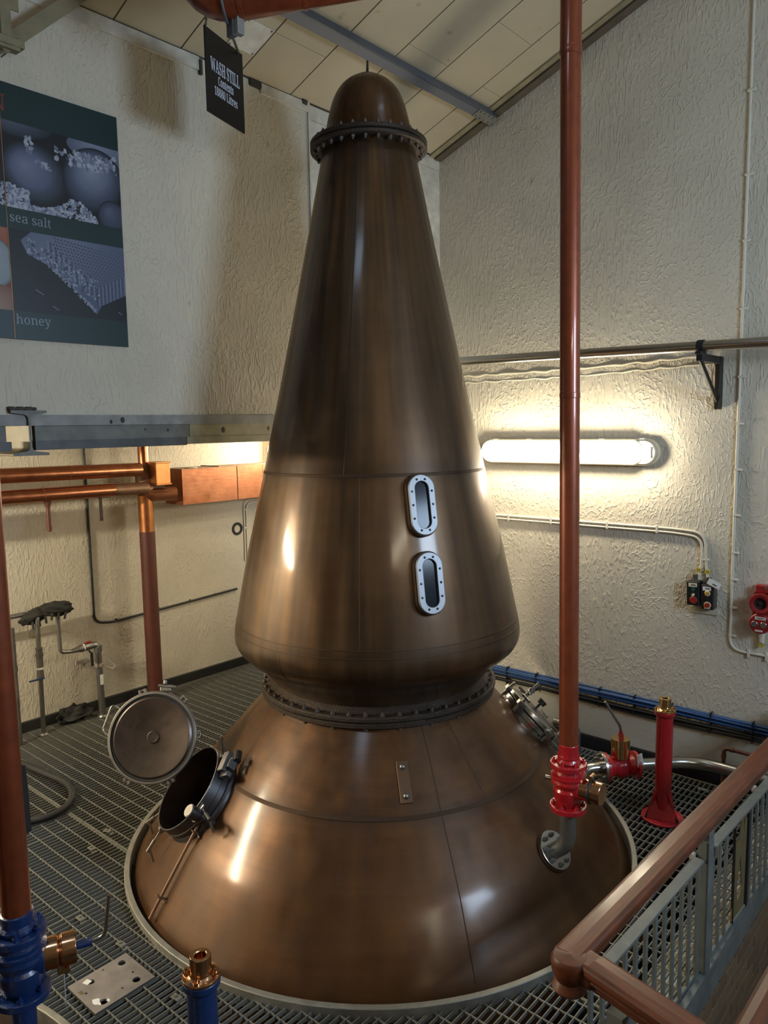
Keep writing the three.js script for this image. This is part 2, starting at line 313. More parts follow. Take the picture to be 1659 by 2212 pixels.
{ // windows: one in the right-hand gable, two rooflights; daylight enters through their panes
  const w1 = structure('window_1');
  part(w1, 'frame', [span(XE - 0.02, XE + 0.06, 2.5, 2.56, -0.25, 1.05), span(XE - 0.02, XE + 0.06, 3.44, 3.5, -0.25, 1.05), span(XE - 0.02, XE + 0.06, 2.5, 3.5, -0.25, -0.18), span(XE - 0.02, XE + 0.06, 2.5, 3.5, 0.98, 1.05), span(XE, XE + 0.05, 2.55, 3.45, 0.38, 0.42)], M.white);
  part(w1, 'pane', span(XE + 0.055, XE + 0.065, 2.54, 3.46, -0.2, 1.0), M.pane);
  const l = new THREE.RectAreaLight(DAY, DAYLIGHT.window, 1.1, 0.86); l.position.set(XE - 0.03, 3.0, 0.4); l.lookAt(0, 3.0, 0.4); l.name = 'window_daylight'; scene.add(l);
  for (const [n, x, z, w, d] of [[2, 1.2, 3.0, 0.75, 0.7], [3, 1.62, 0.25, 0.4, 0.5]]) {
    const s = structure('window_' + n), th = Math.atan(RISE), m = new THREE.Matrix4().makeRotationZ(th).setPosition(x, roofY(x), z);
    part(s, 'frame', [box(w + 0.1, 0.05, 0.05, 0, -0.03, d / 2 + 0.025), box(w + 0.1, 0.05, 0.05, 0, -0.03, -d / 2 - 0.025), box(0.05, 0.05, d, w / 2 + 0.025, -0.03, 0), box(0.05, 0.05, d, -w / 2 - 0.025, -0.03, 0), box(0.03, 0.04, d, 0, -0.025, 0)].map((g) => put(g, m)), M.white);
    part(s, 'pane', put(box(w, 0.01, d, 0, -0.01, 0), m), M.pane);
    const sk = new THREE.RectAreaLight(DAY, DAYLIGHT.skylight, w * 0.95, d * 0.95), at = V(0, -0.06, 0).applyMatrix4(m); sk.position.copy(at); sk.lookAt(V(0, -1, 0).applyMatrix4(m)); sk.name = 'rooflight_daylight'; scene.add(sk);
  }
}
// ---------------------------------------------------------------- steel grating floor
const RING = 1.505, STILL2 = V(0.126, 0, 3.515);
{
  const floor = structure('floor');
  const holes = [[0, 0, RING - 0.01], [STILL2.x, STILL2.z, RING - 0.01]], COVER = [-0.20, 0.052, 1.615, 1.91];
  function cuts(list, a, b) { list = list.filter((c) => c[1] > a && c[0] < b).sort((p, q) => p[0] - q[0]); const out = []; let s = a; for (const [c, d] of list) { if (c > s) out.push([s, c]); s = Math.max(s, d); } if (s < b) out.push([s, b]); return out.filter(([p, q]) => q - p > 0.012); }
  const chord = (o, h, r) => { const k = o - h; return Math.abs(k) < r ? Math.sqrt(r * r - k * k) : 0; };
  const xs = [-3.27, -1.522, -0.68, 1.133, 1.925], panels = [];
  for (const [x0, x1, z0, z1] of [[-3.27, -1.522, -1.87, 1.136], [-3.27, -1.522, 1.136, 4.2], [-1.522, -0.68, -1.87, 1.136], [-1.522, -0.68, 1.136, 4.2], [-0.68, 1.133, -1.87, 0.5], [-0.68, 1.133, 0.5, 4.2], [1.133, 1.925, -1.87, 0.5], [1.133, 1.925, 0.5, 1.2], [1.133, 3.4, 1.2, 4.2]]) panels.push([x0 + 0.004, x1 - 0.004, z0 + 0.004, z1 - 0.004]);
  for (const [x0, x1, z0, z1] of panels) {
    const bars = [], rods = [];
    const zc = (x) => { const l = holes.map(([hx, hz, r]) => { const h = chord(x, hx, r); return h ? [hz - h, hz + h] : null; }).filter(Boolean); if (x > COVER[0] && x < COVER[1]) l.push([COVER[2], COVER[3]]); return cuts(l, z0, z1); };
    const xc = (z) => { const l = holes.map(([hx, hz, r]) => { const h = chord(z, hz, r); return h ? [hx - h, hx + h] : null; }).filter(Boolean); if (z > COVER[2] && z < COVER[3]) l.push([COVER[0], COVER[1]]); return cuts(l, x0, x1); };
    const n = Math.round((x1 - x0) / 0.0347);
    for (let i = 0; i <= n; i++) { const x = x0 + (x1 - x0) * i / n; for (const [a, b] of zc(Math.min(x1 - 1e-4, Math.max(x0 + 1e-4, x)))) bars.push(span(x - 0.0021, x + 0.0021, -0.018, 0, a, b)); }
    for (let z = Math.ceil(z0 / 0.0885) * 0.0885; z < z1; z += 0.0885) for (const [a, b] of xc(z)) rods.push(span(a, b, -0.009, -0.0015, z - 0.003, z + 0.003));
    for (const z of [z0, z1]) for (const [a, b] of xc(Math.min(z1 - 1e-4, Math.max(z0 + 1e-4, z)))) rods.push(span(a, b, -0.03, 0, z - 0.0022, z + 0.0022));
    const g = part(floor, 'grating_panel', bars, M.galv);
    if (rods.length) part(g, 'cross_rod', rods, M.galv, { kind: 'stuff' });
  }
  part(floor, 'edge_strip', [span(1.93, 1.96, -0.13, 0.014, ZW, 1.19)], M.greyPaint);
  part(floor, 'stone_edge', [span(1.918, 1.945, -0.02, 0.006, ZW + 0.02, 1.18)], M.stone);
  // supporting joists under the grating, dim in the pit
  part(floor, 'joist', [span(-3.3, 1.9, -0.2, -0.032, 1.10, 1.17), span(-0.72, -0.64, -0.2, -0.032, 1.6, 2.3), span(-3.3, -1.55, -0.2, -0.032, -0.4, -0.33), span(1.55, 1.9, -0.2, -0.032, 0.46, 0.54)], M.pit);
  // rings that edge the round openings
  for (const [nm, c, a0, a1] of [['opening_ring', V(0, 0, 0), 0, 6.2832], ['opening_ring', STILL2, 0, 6.2832]]) part(floor, nm, [lathe([[1.474, -0.05], [RING, -0.05], [RING, 0.028], [1.502, 0.032], [1.477, 0.032], [1.474, 0.028], [1.474, -0.05]], 128).translate(c.x, 0, c.z)], M.ringSteel);
}
{ // brick wall of the stairwell below the railing
  const w = structure('wall_stairwell');
  part(w, 'mortar_bed', span(1.75, 1.932, PIT, -0.03, ZW, 1.2), M.mortar);
  const soldier = merged(rbox(0.02, 0.115, 0.068, 0.004)), stretcher = merged(rbox(0.02, 0.066, 0.187, 0.004));
  for (let z = -1.9; z < 1.16; z += 0.0755) share(w, 'brick', soldier, M.brick[Math.floor(rnd() * 4)], T(1.927 + rr(-0.001, 0.002), -0.158, z + 0.03));
  for (let k = 0; k < 16; k++) for (let z = -1.9 + (k % 2) * 0.097; z < 1.1; z += 0.194) { const y = -0.256 - k * 0.0735; share(w, 'brick', stretcher, M.brick[Math.floor(rnd() * 4)], T(1.927 + rr(-0.001, 0.002), y, z + 0.095)); }
}

// ---------------------------------------------------------------- the wash still
const SKIRT = [[-0.25, 1.575], [0.03, 1.43], [0.3, 1.225], [0.585, 0.965], [0.9, 0.681], [0.93, 0.652]];   // height, radius
const BODY = [[1.0, 0.60], [1.02, 0.632], [1.06, 0.66], [1.11, 0.705], [1.165, 0.773], [1.205, 0.818], [1.245, 0.838], [1.29, 0.842], [1.34, 0.834], [1.53, 0.796], [1.75, 0.751], [1.965, 0.700], [2.18, 0.650], [2.393, 0.603], [2.768, 0.517], [3.164, 0.431], [3.555, 0.347], [3.95, 0.267], [3.99, 0.262]];
const DOME = [[4.03, 0.25], [4.08, 0.241], [4.15, 0.228], [4.232, 0.207], [4.29, 0.183], [4.33, 0.157], [4.36, 0.125], [4.385, 0.085], [4.4, 0.045], [4.404, 0.0]];
const atH = (P, h) => { for (let i = 1; i < P.length; i++) if (h <= P[i][0]) { const t = (h - P[i - 1][0]) / (P[i][0] - P[i - 1][0]); return P[i - 1][1] + t * (P[i][1] - P[i - 1][1]); } return P[P.length - 1][1]; };
function dense(P, h0, h1, n) {                                     // an even, slightly smoothed run along a profile
  const out = []; for (let i = 0; i <= n; i++) { const h = h0 + (h1 - h0) * i / n, e = 0.02; out.push([(atH(P, Math.max(P[0][0], h - e)) + 2 * atH(P, h) + atH(P, Math.min(P[P.length - 1][0], h + e))) / 4, h]); } return out;
}
function surface(P, az, h, out = 0) {                               // a frame on a shell: z outward, y up the slope
  const r = atH(P, h), e = 0.03, k = (atH(P, h + e) - atH(P, h - e)) / (2 * e), c = Math.cos(az * D2R), s = Math.sin(az * D2R);
  const n = V(c, -k, s).normalize(); return basis(V(r * c, h, r * s).addScaledVector(n, out), n);
}
const band = (P, h, w, t) => lathe([[atH(P, h - w) - 0.002, h - w], [atH(P, h - w) + t, h - w * 0.7], [atH(P, h) + t, h], [atH(P, h + w) + t, h + w * 0.7], [atH(P, h + w) - 0.002, h + w]], 160);
function strip(P, az0, az1, h0, h1, w, t) {                         // a weld down a shell
  const pts = []; for (let i = 0; i <= 24; i++) { const u = i / 24, m = surface(P, az0 + (az1 - az0) * u, h0 + (h1 - h0) * u, t - w * 0.5); pts.push(V(0, 0, 0).applyMatrix4(m)); }
  return sweep(pts, w * 0.5, 8);
}
const spinBolt = (r, y, a, up) => basis(V(r * Math.cos(a), y, r * Math.sin(a)), V(0, up ? 1 : -1, 0), V(Math.cos(a), 0, Math.sin(a)));
const boltGeo = merged(boltHead.clone().scale(1.25, 1.25, 1.25)), domeGeo = merged(domeHead);
const stadium = (w, h) => { const s = new THREE.Shape(), r = w / 2, k = h / 2 - r; s.moveTo(-r, -k); s.lineTo(-r, k); s.absarc(0, k, r, Math.PI, 0, true); s.lineTo(r, -k); s.absarc(0, -k, r, 0, -Math.PI, true); return s; };
const stadiumHole = (w, h) => new THREE.Path(stadium(w, h).getPoints(16).reverse());

const MAN = surface(SKIRT, 114, 0.46), MAN2 = surface(SKIRT, -45, 0.655);
function skirtShell(h0, h1, shrink = 0) {                                       // the shell with the manways cut out of it
  let g = lathe(dense(SKIRT, h0, h1, Math.round((h1 - h0) / 0.013)).map(([r, y]) => [r - shrink, y]), 420).toNonIndexed();
  const inv = MAN.clone().invert(), p = g.attributes.position, keep = [], v = V();
  for (let i = 0; i < p.count; i += 3) {
    v.set(0, 0, 0); for (let k = 0; k < 3; k++) v.x += p.getX(i + k) / 3, v.y += p.getY(i + k) / 3, v.z += p.getZ(i + k) / 3;
    v.applyMatrix4(inv); if (Math.hypot(v.x, v.y) > 0.236 || Math.abs(v.z) > 0.3) keep.push(i, i + 1, i + 2);
  }
  const o = new THREE.BufferGeometry();
  for (const k of ['position', 'normal', 'uv']) { const a = g.attributes[k], arr = new Float32Array(keep.length * a.itemSize); keep.forEach((i, j) => { for (let c = 0; c < a.itemSize; c++) arr[j * a.itemSize + c] = a.getComponent(i, c); }); o.setAttribute(k, new THREE.BufferAttribute(arr, a.itemSize)); }
  return o;
}
const still = thing('pot_still', 'large brown copper wash still with a conical head, riveted collar and open manway', 'still');
{
  part(still, 'lower_skirt', skirtShell(-0.22, 0.585), M.copperSkirt, { keep: true });
  part(still, 'upper_skirt', skirtShell(0.585, 0.925), M.copperSkirt, { keep: true });
  part(still, 'inner_wall', skirtShell(-0.22, 0.925, 0.014), M.oxide, { keep: true });
  part(still, 'weld_seam', band(SKIRT, 0.585, 0.012, 0.002), M.seam);
  for (const [a0, a1, h0, h1] of [[29, 30.5, 0.92, 0.585], [30.5, 32, 0.585, 0.03], [15.5, 14.6, 0.92, 0.585], [106.5, 104.5, 0.92, 0.6]]) part(still, 'weld_seam', strip(SKIRT, a0, a1, h0, h1, 0.009, 0.0012), M.seam);
  // collar of two bolted flanges
  const col = part(still, 'collar', [lathe([[0.60, 0.918], [0.683, 0.918], [0.692, 0.924], [0.692, 0.944], [0.686, 0.95], [0.60, 0.95]], 128), lathe([[0.60, 0.953], [0.690, 0.953], [0.70, 0.960], [0.70, 0.978], [0.692, 0.985], [0.655, 0.988], [0.60, 1.03]], 128)], M.collar);
  for (let i = 0; i < 48; i++) { const a = i / 48 * 2 * Math.PI + 0.03; share(col, 'bolt', boltGeo, M.bolt, spinBolt(0.676, 0.986, a, true)); if (i % 2) share(col, 'bolt', boltGeo, M.bolt, spinBolt(0.672, 0.918, a, false)); }
  part(still, 'head_cone', lathe(dense(BODY, 1.0, 3.99, 220), 200), M.copperUpper, { keep: true });
  part(still, 'weld_seam', band(BODY, 2.225, 0.010, 0.0015), M.seam);
  part(still, 'weld_seam', band(BODY, 1.375, 0.0045, 0.001), M.seam);
  part(still, 'weld_seam', band(BODY, 1.335, 0.004, 0.001), M.seam);
  part(still, 'weld_seam', strip(BODY, 60.5, 62.5, 3.96, 2.23, 0.008, 0.001), M.seam);
  part(still, 'weld_seam', strip(BODY, 55, 54.5, 2.22, 1.38, 0.006, 0.0008), M.seam);
  part(still, 'weld_seam', strip(BODY, 85, 85, 1.33, 1.16, 0.006, 0.0008), M.seam);
  const top = part(still, 'head_flange', [lathe([[0.24, 3.985], [0.318, 3.985], [0.326, 3.991], [0.326, 4.006], [0.318, 4.010], [0.24, 4.010]], 96), lathe([[0.23, 4.013], [0.318, 4.013], [0.326, 4.018], [0.326, 4.034], [0.318, 4.040], [0.25, 4.042]], 96)], M.collar);
  for (let i = 0; i < 28; i++) { const a = i / 28 * 2 * Math.PI; share(top, 'bolt', boltGeo, M.bolt, spinBolt(0.298, 3.985, a, false)); share(top, 'bolt', boltGeo, M.bolt, spinBolt(0.298, 4.040, a, true)); }
  const dm = part(still, 'dome_cap', lathe(dense(DOME, 4.03, 4.385, 60).concat([[0.062, 4.394], [0.03, 4.4015], [0.0, 4.404]]), 96), M.copperSkirt, { keep: true });
  part(dm, 'vent_spike', [rod(V(0, 4.40, 0), V(0.002, 4.478, 0), 0.0085, 0.005)], M.collar);
  // two oval sight glasses
  for (const h of [2.068, 1.688]) {
    const m = surface(BODY, 29, h, 0.002), ring = stadium(0.134, 0.300); ring.holes.push(stadiumHole(0.078, 0.244));
    const sg = part(still, 'sight_glass', put(extrude(ring, 0.014, 0.003), m.clone().multiply(T(0, 0, 0.032))), M.frameSteel, { label: 'oval steel window frame with dark glass' });
    const gk = stadium(0.148, 0.314); gk.holes.push(stadiumHole(0.082, 0.248));
    part(sg, 'gasket', [put(extrude(gk, 0.05, 0.003), m.clone().multiply(T(0, 0, -0.022)))], M.seam);
    part(sg, 'glass', put(extrude(stadium(0.08, 0.246), 0.006), m.clone().multiply(T(0, 0, 0.026))), M.glassDark);
    const B = [[-0.022, 0.128], [0.022, 0.128], [-0.022, -0.128], [0.022, -0.128]]; for (const y of [-0.068, 0, 0.068]) B.push([-0.0535, y], [0.0535, y]);
    for (const [x, y] of B) share(sg, 'bolt', domeGeo, M.steelDark, m.clone().multiply(T(x, y, 0.049)));
  }
  { // small bolted copper plate on the shoulder
    const m = surface(SKIRT, 40.3, 0.71, 0.004), pl = part(still, 'bolted_plate', put(rbox(0.062, 0.21, 0.01, 0.004), m), M.platedCopper);
    for (const y of [0.072, -0.072]) share(pl, 'bolt', merged(new THREE.SphereGeometry(0.016, 16, 8, 0, 6.283, 0, Math.PI / 2).rotateX(Math.PI / 2)), M.steelDull, m.clone().multiply(T(0, y, 0.005)));
  }
  { // manway: neck, hinge block, swing bolts and the lid that hangs open
    const neck = part(still, 'manway_neck', [lathe([[0.233, -0.075], [0.243, -0.075], [0.243, 0.098], [0.241, 0.102], [0.235, 0.102], [0.233, 0.098], [0.233, -0.075]], 96), lathe([[0.243, 0.035], [0.249, 0.036], [0.249, 0.044], [0.243, 0.046]], 96), lathe([[0.24, -0.07], [0.258, -0.058], [0.258, -0.005], [0.25, 0.008], [0.242, 0.012]], 96)].map((g) => put(g.rotateX(Math.PI / 2), MAN)), M.steelDark);
    part(neck, 'neck_lining', put(lathe([[0.232, 0.099], [0.232, -0.09]], 96).rotateX(Math.PI / 2), MAN), M.oxide);
    const swing = (a, tilt, out) => {                                 // an eye bolt with a tee handle, swung outwards
      const c = Math.cos(a), s = Math.sin(a), hub = V(0.258 * c, 0.258 * s, 0.078), d = V(c * out, s * out, tilt).normalize(), e = hub.clone().addScaledVector(d, 0.125), k = V(-s, c, 0);
      return [rod(hub.clone().addScaledVector(k, -0.02), hub.clone().addScaledVector(k, 0.02), 0.011), box(0.03, 0.03, 0.02).applyMatrix4(basis(V(0.247 * c, 0.247 * s, 0.078), V(c, s, 0), V(0, 0, 1))), rod(hub, e, 0.0055), rod(hub.clone().addScaledVector(d, 0.055), e, 0.010), rod(e.clone().addScaledVector(d, -0.015).addScaledVector(V(0, -1, 0), -0.004), e.clone().addScaledVector(d, -0.015).addScaledVector(V(0.1, -0.6, -0.9).normalize(), 0.075), 0.007)].map((g) => put(g, MAN));
    };
    for (const [a, t, o] of [[2, -0.1, 1], [74, 0.75, 0.7], [-88, -0.1, 1], [-122, 0.0, 1]]) part(neck, 'swing_bolt', swing(a * D2R, t, o), M.steel);
    part(neck, 'hinge_block', [rbox(0.05, 0.11, 0.03, 0.004, 0.285, 0.11, 0.085), rbox(0.035, 0.05, 0.05, 0.004, 0.315, 0.10, 0.06), cyl(0.022, 0.022, 0.06, 16).rotateZ(0.4).translate(0.33, 0.15, 0.05), rbox(0.07, 0.03, 0.03, 0.004, 0.30, 0.045, 0.06)].map((g) => put(g.translate(-0.022, 0, 0).rotateZ(0.62), MAN)), M.steelDark);
    const pc = surface(SKIRT, 101, 0.425);
    part(still, 'level_probe', [rod(V(0, 0, -0.02), V(0, 0, 0.06), 0.026), rod(V(0, 0, 0.06), V(0, 0, 0.085), 0.019), rod(V(0, 0, 0.08), V(0, 0, 0.165), 0.034), rod(V(0, 0, 0.10), V(0, 0, 0.108), 0.038)].map((g) => put(g, pc)), M.steelDark);
    part(still, 'probe_cap', [put(cyl(0.030, 0.030, 0.004).rotateX(Math.PI / 2).translate(0, 0, 0.167), pc)], M.steelDull);
    part(still, 'probe_cable', [sweep(fillet([V(-0.02, 0.01, 0.13), V(-0.075, 0.02, 0.10), V(-0.09, -0.05, 0.05), V(-0.07, -0.12, 0.01)].map((p) => p.applyMatrix4(pc)), 0.05), 0.0045, 8)], M.cableBlue);
    part(still, 'cable_tag', put(rbox(0.05, 0.016, 0.004, 0.001).rotateZ(0.6).translate(-0.065, -0.055, 0.07), pc), M.tagYellow);
    const lm = basis(V(-0.735, 0.752, 1.085), V(0.52, 0.35, 0.66)).multiply(new THREE.Matrix4().makeScale(0.945, 0.945, 0.945));
    const lid = part(still, 'manway_lid', [lathe([[0, -0.022], [0.20, -0.018], [0.252, 0.0], [0.266, 0.012], [0.268, 0.03], [0.262, 0.036], [0.250, 0.036]], 96)].map((g) => put(g.rotateX(Math.PI / 2), lm)), M.steelDull, { label: 'round manway lid hanging open' });
    part(lid, 'dished_face', put(lathe([[0.238, 0.026], [0.225, 0.034], [0.205, 0.031], [0.12, 0.016], [0.045, 0.012], [0, 0.012]], 96).rotateX(Math.PI / 2), lm), M.lidInside);
    part(lid, 'gasket', put(lathe([[0.252, 0.024], [0.2475, 0.031], [0.240, 0.030], [0.236, 0.020]], 96).rotateX(Math.PI / 2), lm), M.rubber);
    part(lid, 'centre_boss', put(lathe([[0.036, 0.012], [0.034, 0.0185], [0.029, 0.0195], [0.028, 0.0165], [0, 0.0165]], 40).rotateX(Math.PI / 2), lm), M.lidInside);
    part(lid, 'lid_handle', [put(pipe([V(-0.22, 0.16, 0.0), V(-0.27, 0.19, 0.005), V(-0.315, 0.03, 0.005), V(-0.265, 0.0, 0.0)], 0.006, 0.03, 10), lm)], M.steel);
    for (const a of [52, 108, 4, -62, -118]) part(lid, 'lug', [box(0.012, 0.035, 0.03, -0.016, 0.272, 0.015), box(0.012, 0.035, 0.03, 0.016, 0.272, 0.015), rod(V(-0.02, 0.284, 0.015), V(0.02, 0.284, 0.015), 0.006)].map((g) => put(g.rotateZ((a - 90) * D2R), lm)), M.steelDull);
    part(lid, 'hinge_arm', [rbox(0.07, 0.04, 0.035, 0.006, 0.055, 0.285, 0.005), rod(V(0.01, 0.30, 0.02), V(0.12, 0.29, 0.02), 0.009), rod(V(0.05, 0.31, 0.02), V(0.05, 0.33, 0.02), 0.012), rod(V(0.06, 0.28, 0.0), V(0.24, 0.0, -0.03), 0.012)].map((g) => put(g, lm)), M.steelDull);
  }
  { // thin sampling tube on stand-offs down the skirt
    const A = surface(SKIRT, 103, 0.425, 0.045), B = surface(SKIRT, 101.5, 0.02, 0.03), a = V(0, 0, 0).applyMatrix4(A), b = V(0, 0, 0).applyMatrix4(B);
    const tube = part(still, 'sample_tube', rod(a, b, 0.0085), M.copperDull);
    for (const [az, h] of [[102.8, 0.365], [101.8, 0.105]]) { const m = surface(SKIRT, az, h); part(tube, 'tube_clip', [put(rod(V(0, 0, -0.01), V(0, 0, 0.04), 0.005), m), put(new THREE.TorusGeometry(0.012, 0.004, 8, 20).rotateX(Math.PI / 2).translate(0, 0, 0.042), m), put(rod(V(0.0, 0, 0.02), V(0.03, -0.01, 0.01), 0.005), m)], M.copperDull); }
  }
  { // the closed manway on the far side
    const n2 = part(still, 'far_manway', [lathe([[0.165, -0.08], [0.18, -0.08], [0.18, 0.05], [0.165, 0.05]], 64), lathe([[0.19, 0.012], [0.196, 0.016], [0.196, 0.042], [0.19, 0.048], [0.17, 0.05]], 64), lathe([[0.196, 0.052], [0.20, 0.056], [0.196, 0.078], [0.16, 0.094], [0, 0.10]], 64)].map((g) => put(g.rotateX(Math.PI / 2), MAN2)), M.steel);
    for (const a of [20, 75, 130, 200, 260, 320]) { const c = Math.cos(a * D2R), s = Math.sin(a * D2R); part(n2, 'swing_bolt', [rod(V(0.205 * c, 0.205 * s, 0.0), V(0.205 * c, 0.205 * s, 0.11), 0.009), rod(V(0.205 * c - 0.03 * s, 0.205 * s + 0.03 * c, 0.105), V(0.205 * c + 0.03 * s, 0.205 * s - 0.03 * c, 0.105), 0.009), rbox(0.04, 0.05, 0.03, 0.004, 0.2 * c, 0.2 * s, 0.06)].map((g) => put(g, MAN2)), M.steel); }
    part(n2, 'vent_valve', [rod(V(-0.02, 0.12, 0.09), V(-0.02, 0.12, 0.22), 0.011), rod(V(-0.02, 0.12, 0.15), V(-0.02, 0.12, 0.165), 0.02), rod(V(-0.05, 0.12, 0.14), V(0.02, 0.12, 0.14), 0.008)].map((g) => put(g, MAN2)), M.steelDull);
    part(n2, 'hand_knob', [cyl(0.026, 0.03, 0.03, 8).rotateX(Math.PI / 2).translate(0.02, 0.0, 0.15), rod(V(0.02, 0, 0.09), V(0.02, 0, 0.14), 0.008)].map((g) => put(g, MAN2)), M.black);
    part(n2, 'latch_handle', [put(pipe([V(0.03, -0.17, 0.085), V(0.03, -0.27, 0.09), V(-0.03, -0.27, 0.09), V(-0.03, -0.17, 0.085)], 0.007, 0.02, 10), MAN2), put(rbox(0.06, 0.10, 0.02, 0.004, -0.05, -0.22, 0.03), MAN2)], M.steel);
  }
}
{ // the neighbouring still, of which only the edge shows in the lower left corner
  const s2 = thing('pot_still', 'second copper still whose skirt just shows beneath the blue valve', 'still', STILL2.toArray());
  const mv = (g) => g.translate(...STILL2.toArray());
  part(s2, 'skirt', mv(lathe(dense(SKIRT, -0.22, 0.925, 60), 128)), M.copperSkirt, { keep: true });
  part(s2, 'head_cone', mv(lathe(dense(BODY, 1.0, 3.99, 80), 96)), M.copperUpper, { keep: true });
  part(s2, 'collar', mv(lathe([[0.60, 0.918], [0.683, 0.918], [0.692, 0.924], [0.70, 0.978], [0.692, 0.985], [0.60, 1.03]], 96)), M.collar);
}

// ---------------------------------------------------------------- pipes, valves and posts
const ringOf = (r0, r1, y0, y1) => lathe([[r0, y0], [r1 - 0.003, y0], [r1, y0 + 0.003], [r1, y1 - 0.003], [r1 - 0.003, y1], [r0, y1]], 56);
function threeWay(name, label, x, z, y, mat, side, capMat, bonnet) {  // y: height of the underside; side: where the side port looks
  const t = thing(name, label, 'valve', [x, y, z]), mv = (g) => g.translate(x, y, z);
  part(t, 'valve_body', [lathe([[0.040, 0.02], [0.055, 0.025], [0.072, 0.07], [0.074, 0.105], [0.066, 0.118], [0.066, 0.13], [0.082, 0.137], [0.086, 0.15], [0.082, 0.165], [0.086, 0.17], [0.086, 0.182], [0.07, 0.19], [0.062, 0.215], [0.05, 0.225]], 56)].map(mv), mat);
  const low = part(t, 'lower_flange', mv(ringOf(0.03, 0.090, 0, 0.026)), mat), up = part(t, 'upper_flange', mv(ringOf(0.03, 0.089, 0.217, 0.243)), mat);
  for (let i = 0; i < 6; i++) { const a = i / 6 * 6.283 + 0.5, m = (yy, u) => basis(V(x + 0.07 * Math.cos(a), y + yy, z + 0.07 * Math.sin(a)), V(0, u, 0), V(Math.cos(a), 0, Math.sin(a))); share(low, 'bolt', boltGeo, mat, m(0.026, 1)); share(up, 'bolt', boltGeo, mat, m(0.243, 1)); }
  const m = basis(V(x, y + 0.125, z), V(...side));
  part(t, 'side_port', [put(ringOf(0.02, 0.056, 0.03, 0.074).rotateX(Math.PI / 2), m)], mat);
  const cap = part(t, bonnet ? 'bonnet' : 'side_cap', [ringOf(0, 0.053, 0.07, 0.118), ringOf(0, 0.048, 0.115, 0.122), ringOf(0, 0.053, 0.122, 0.128), ringOf(0, 0.054, 0.127, 0.175)].map((g) => put(g.rotateX(Math.PI / 2), m)), capMat);
  return { t, m, cap };
}
{
  const x = 1.29, z = 0.06, p = thing('riser_pipe', 'tall red-brown copper pipe rising beside the still into the roof', 'pipe', [x, 0.823, z]);
  part(p, 'pipe', [sweep([V(x, 0.83, z), V(1.281, 2.0, z), V(1.272, 3.0, z), V(1.263, 4.05, z), V(1.262, 4.13, z)], 0.046, 40), pipe([V(1.262, 4.12, z), V(1.262, 4.62, z), V(1.75, 4.95, -0.35)], 0.0475, 0.25, 36)], M.lacquer);
  part(p, 'coupling', [lathe([[0.046, 4.088], [0.0495, 4.09], [0.0505, 4.105], [0.0495, 4.12], [0.046, 4.123]], 40).translate(1.263, 0, z), lathe([[0.046, 2.585], [0.0475, 2.587], [0.0475, 2.61], [0.046, 2.612]], 40).translate(1.276, 0, z)], M.lacquer);
  part(p, 'red_foot', [lathe([[0.047, 0.845], [0.053, 0.85], [0.053, 0.862], [0.0485, 0.87], [0.0482, 0.915], [0.046, 0.918]], 40).translate(x, 0, z), cyl(0.06, 0.05, 0.016, 40, x, 0.838, z)], M.red);
  const v = threeWay('three_way_valve', 'red bolted three-way valve at the foot of the riser pipe', x, z, 0.582, M.red, [1, 0, -0.05], M.bronze, false);
  part(v.t, 'clamp_strap', [put(new THREE.TorusGeometry(0.054, 0.007, 10, 40).translate(0, 0, 0.120), v.m), put(rbox(0.022, 0.03, 0.026, 0.004, 0, 0.064, 0.12), v.m)], M.black);
  part(v.t, 'clamp_screw', [put(rod(V(-0.022, 0.073, 0.12), V(0.022, 0.073, 0.12), 0.012), v.m)], M.bronze);
  part(v.t, 'bleed_screw', [rod(V(x - 0.066, 0.735, z + 0.045), V(x - 0.095, 0.742, z + 0.062), 0.011)], M.steel);
  const C0 = surface(SKIRT, 2.3, 0.322), n = V(0, 0, 1).transformDirection(C0), o = V(0, 0, 0).applyMatrix4(C0), s = (x - o.x) / n.x;
  const e = thing('steel_elbow', 'stainless elbow with a bolted flange fixed to the skirt of the still', 'pipe', [x, 0.40, z]);
  part(e, 'elbow_pipe', pipe([V(x, 0.582, z), V(x, o.y + n.y * s, z), o.clone().addScaledVector(n, 0.012).setZ(z * 0.9)], 0.0395, 0.14, 36), M.steelDull);
  part(e, 'weld_ring', [ringOf(0.03, 0.0405, 0.478, 0.482).translate(x, 0, z)], M.steel);
  const fl = part(e, 'flange', [put(annulus(0.02, 0.095, 0.012, 0.003), C0.clone().multiply(T(0, 0, 0.008)))], M.steel);
  part(fl, 'gasket', [put(annulus(0.02, 0.101, 0.012, 0.002), C0.clone().multiply(T(0, 0, -0.008)))], M.seam);
  for (let i = 0; i < 8; i++) { const a = (i + 0.5) / 8 * 6.283; share(fl, 'bolt', boltGeo, M.steelDull, C0.clone().multiply(T(0.074 * Math.cos(a), 0.074 * Math.sin(a), 0.023))); }
}
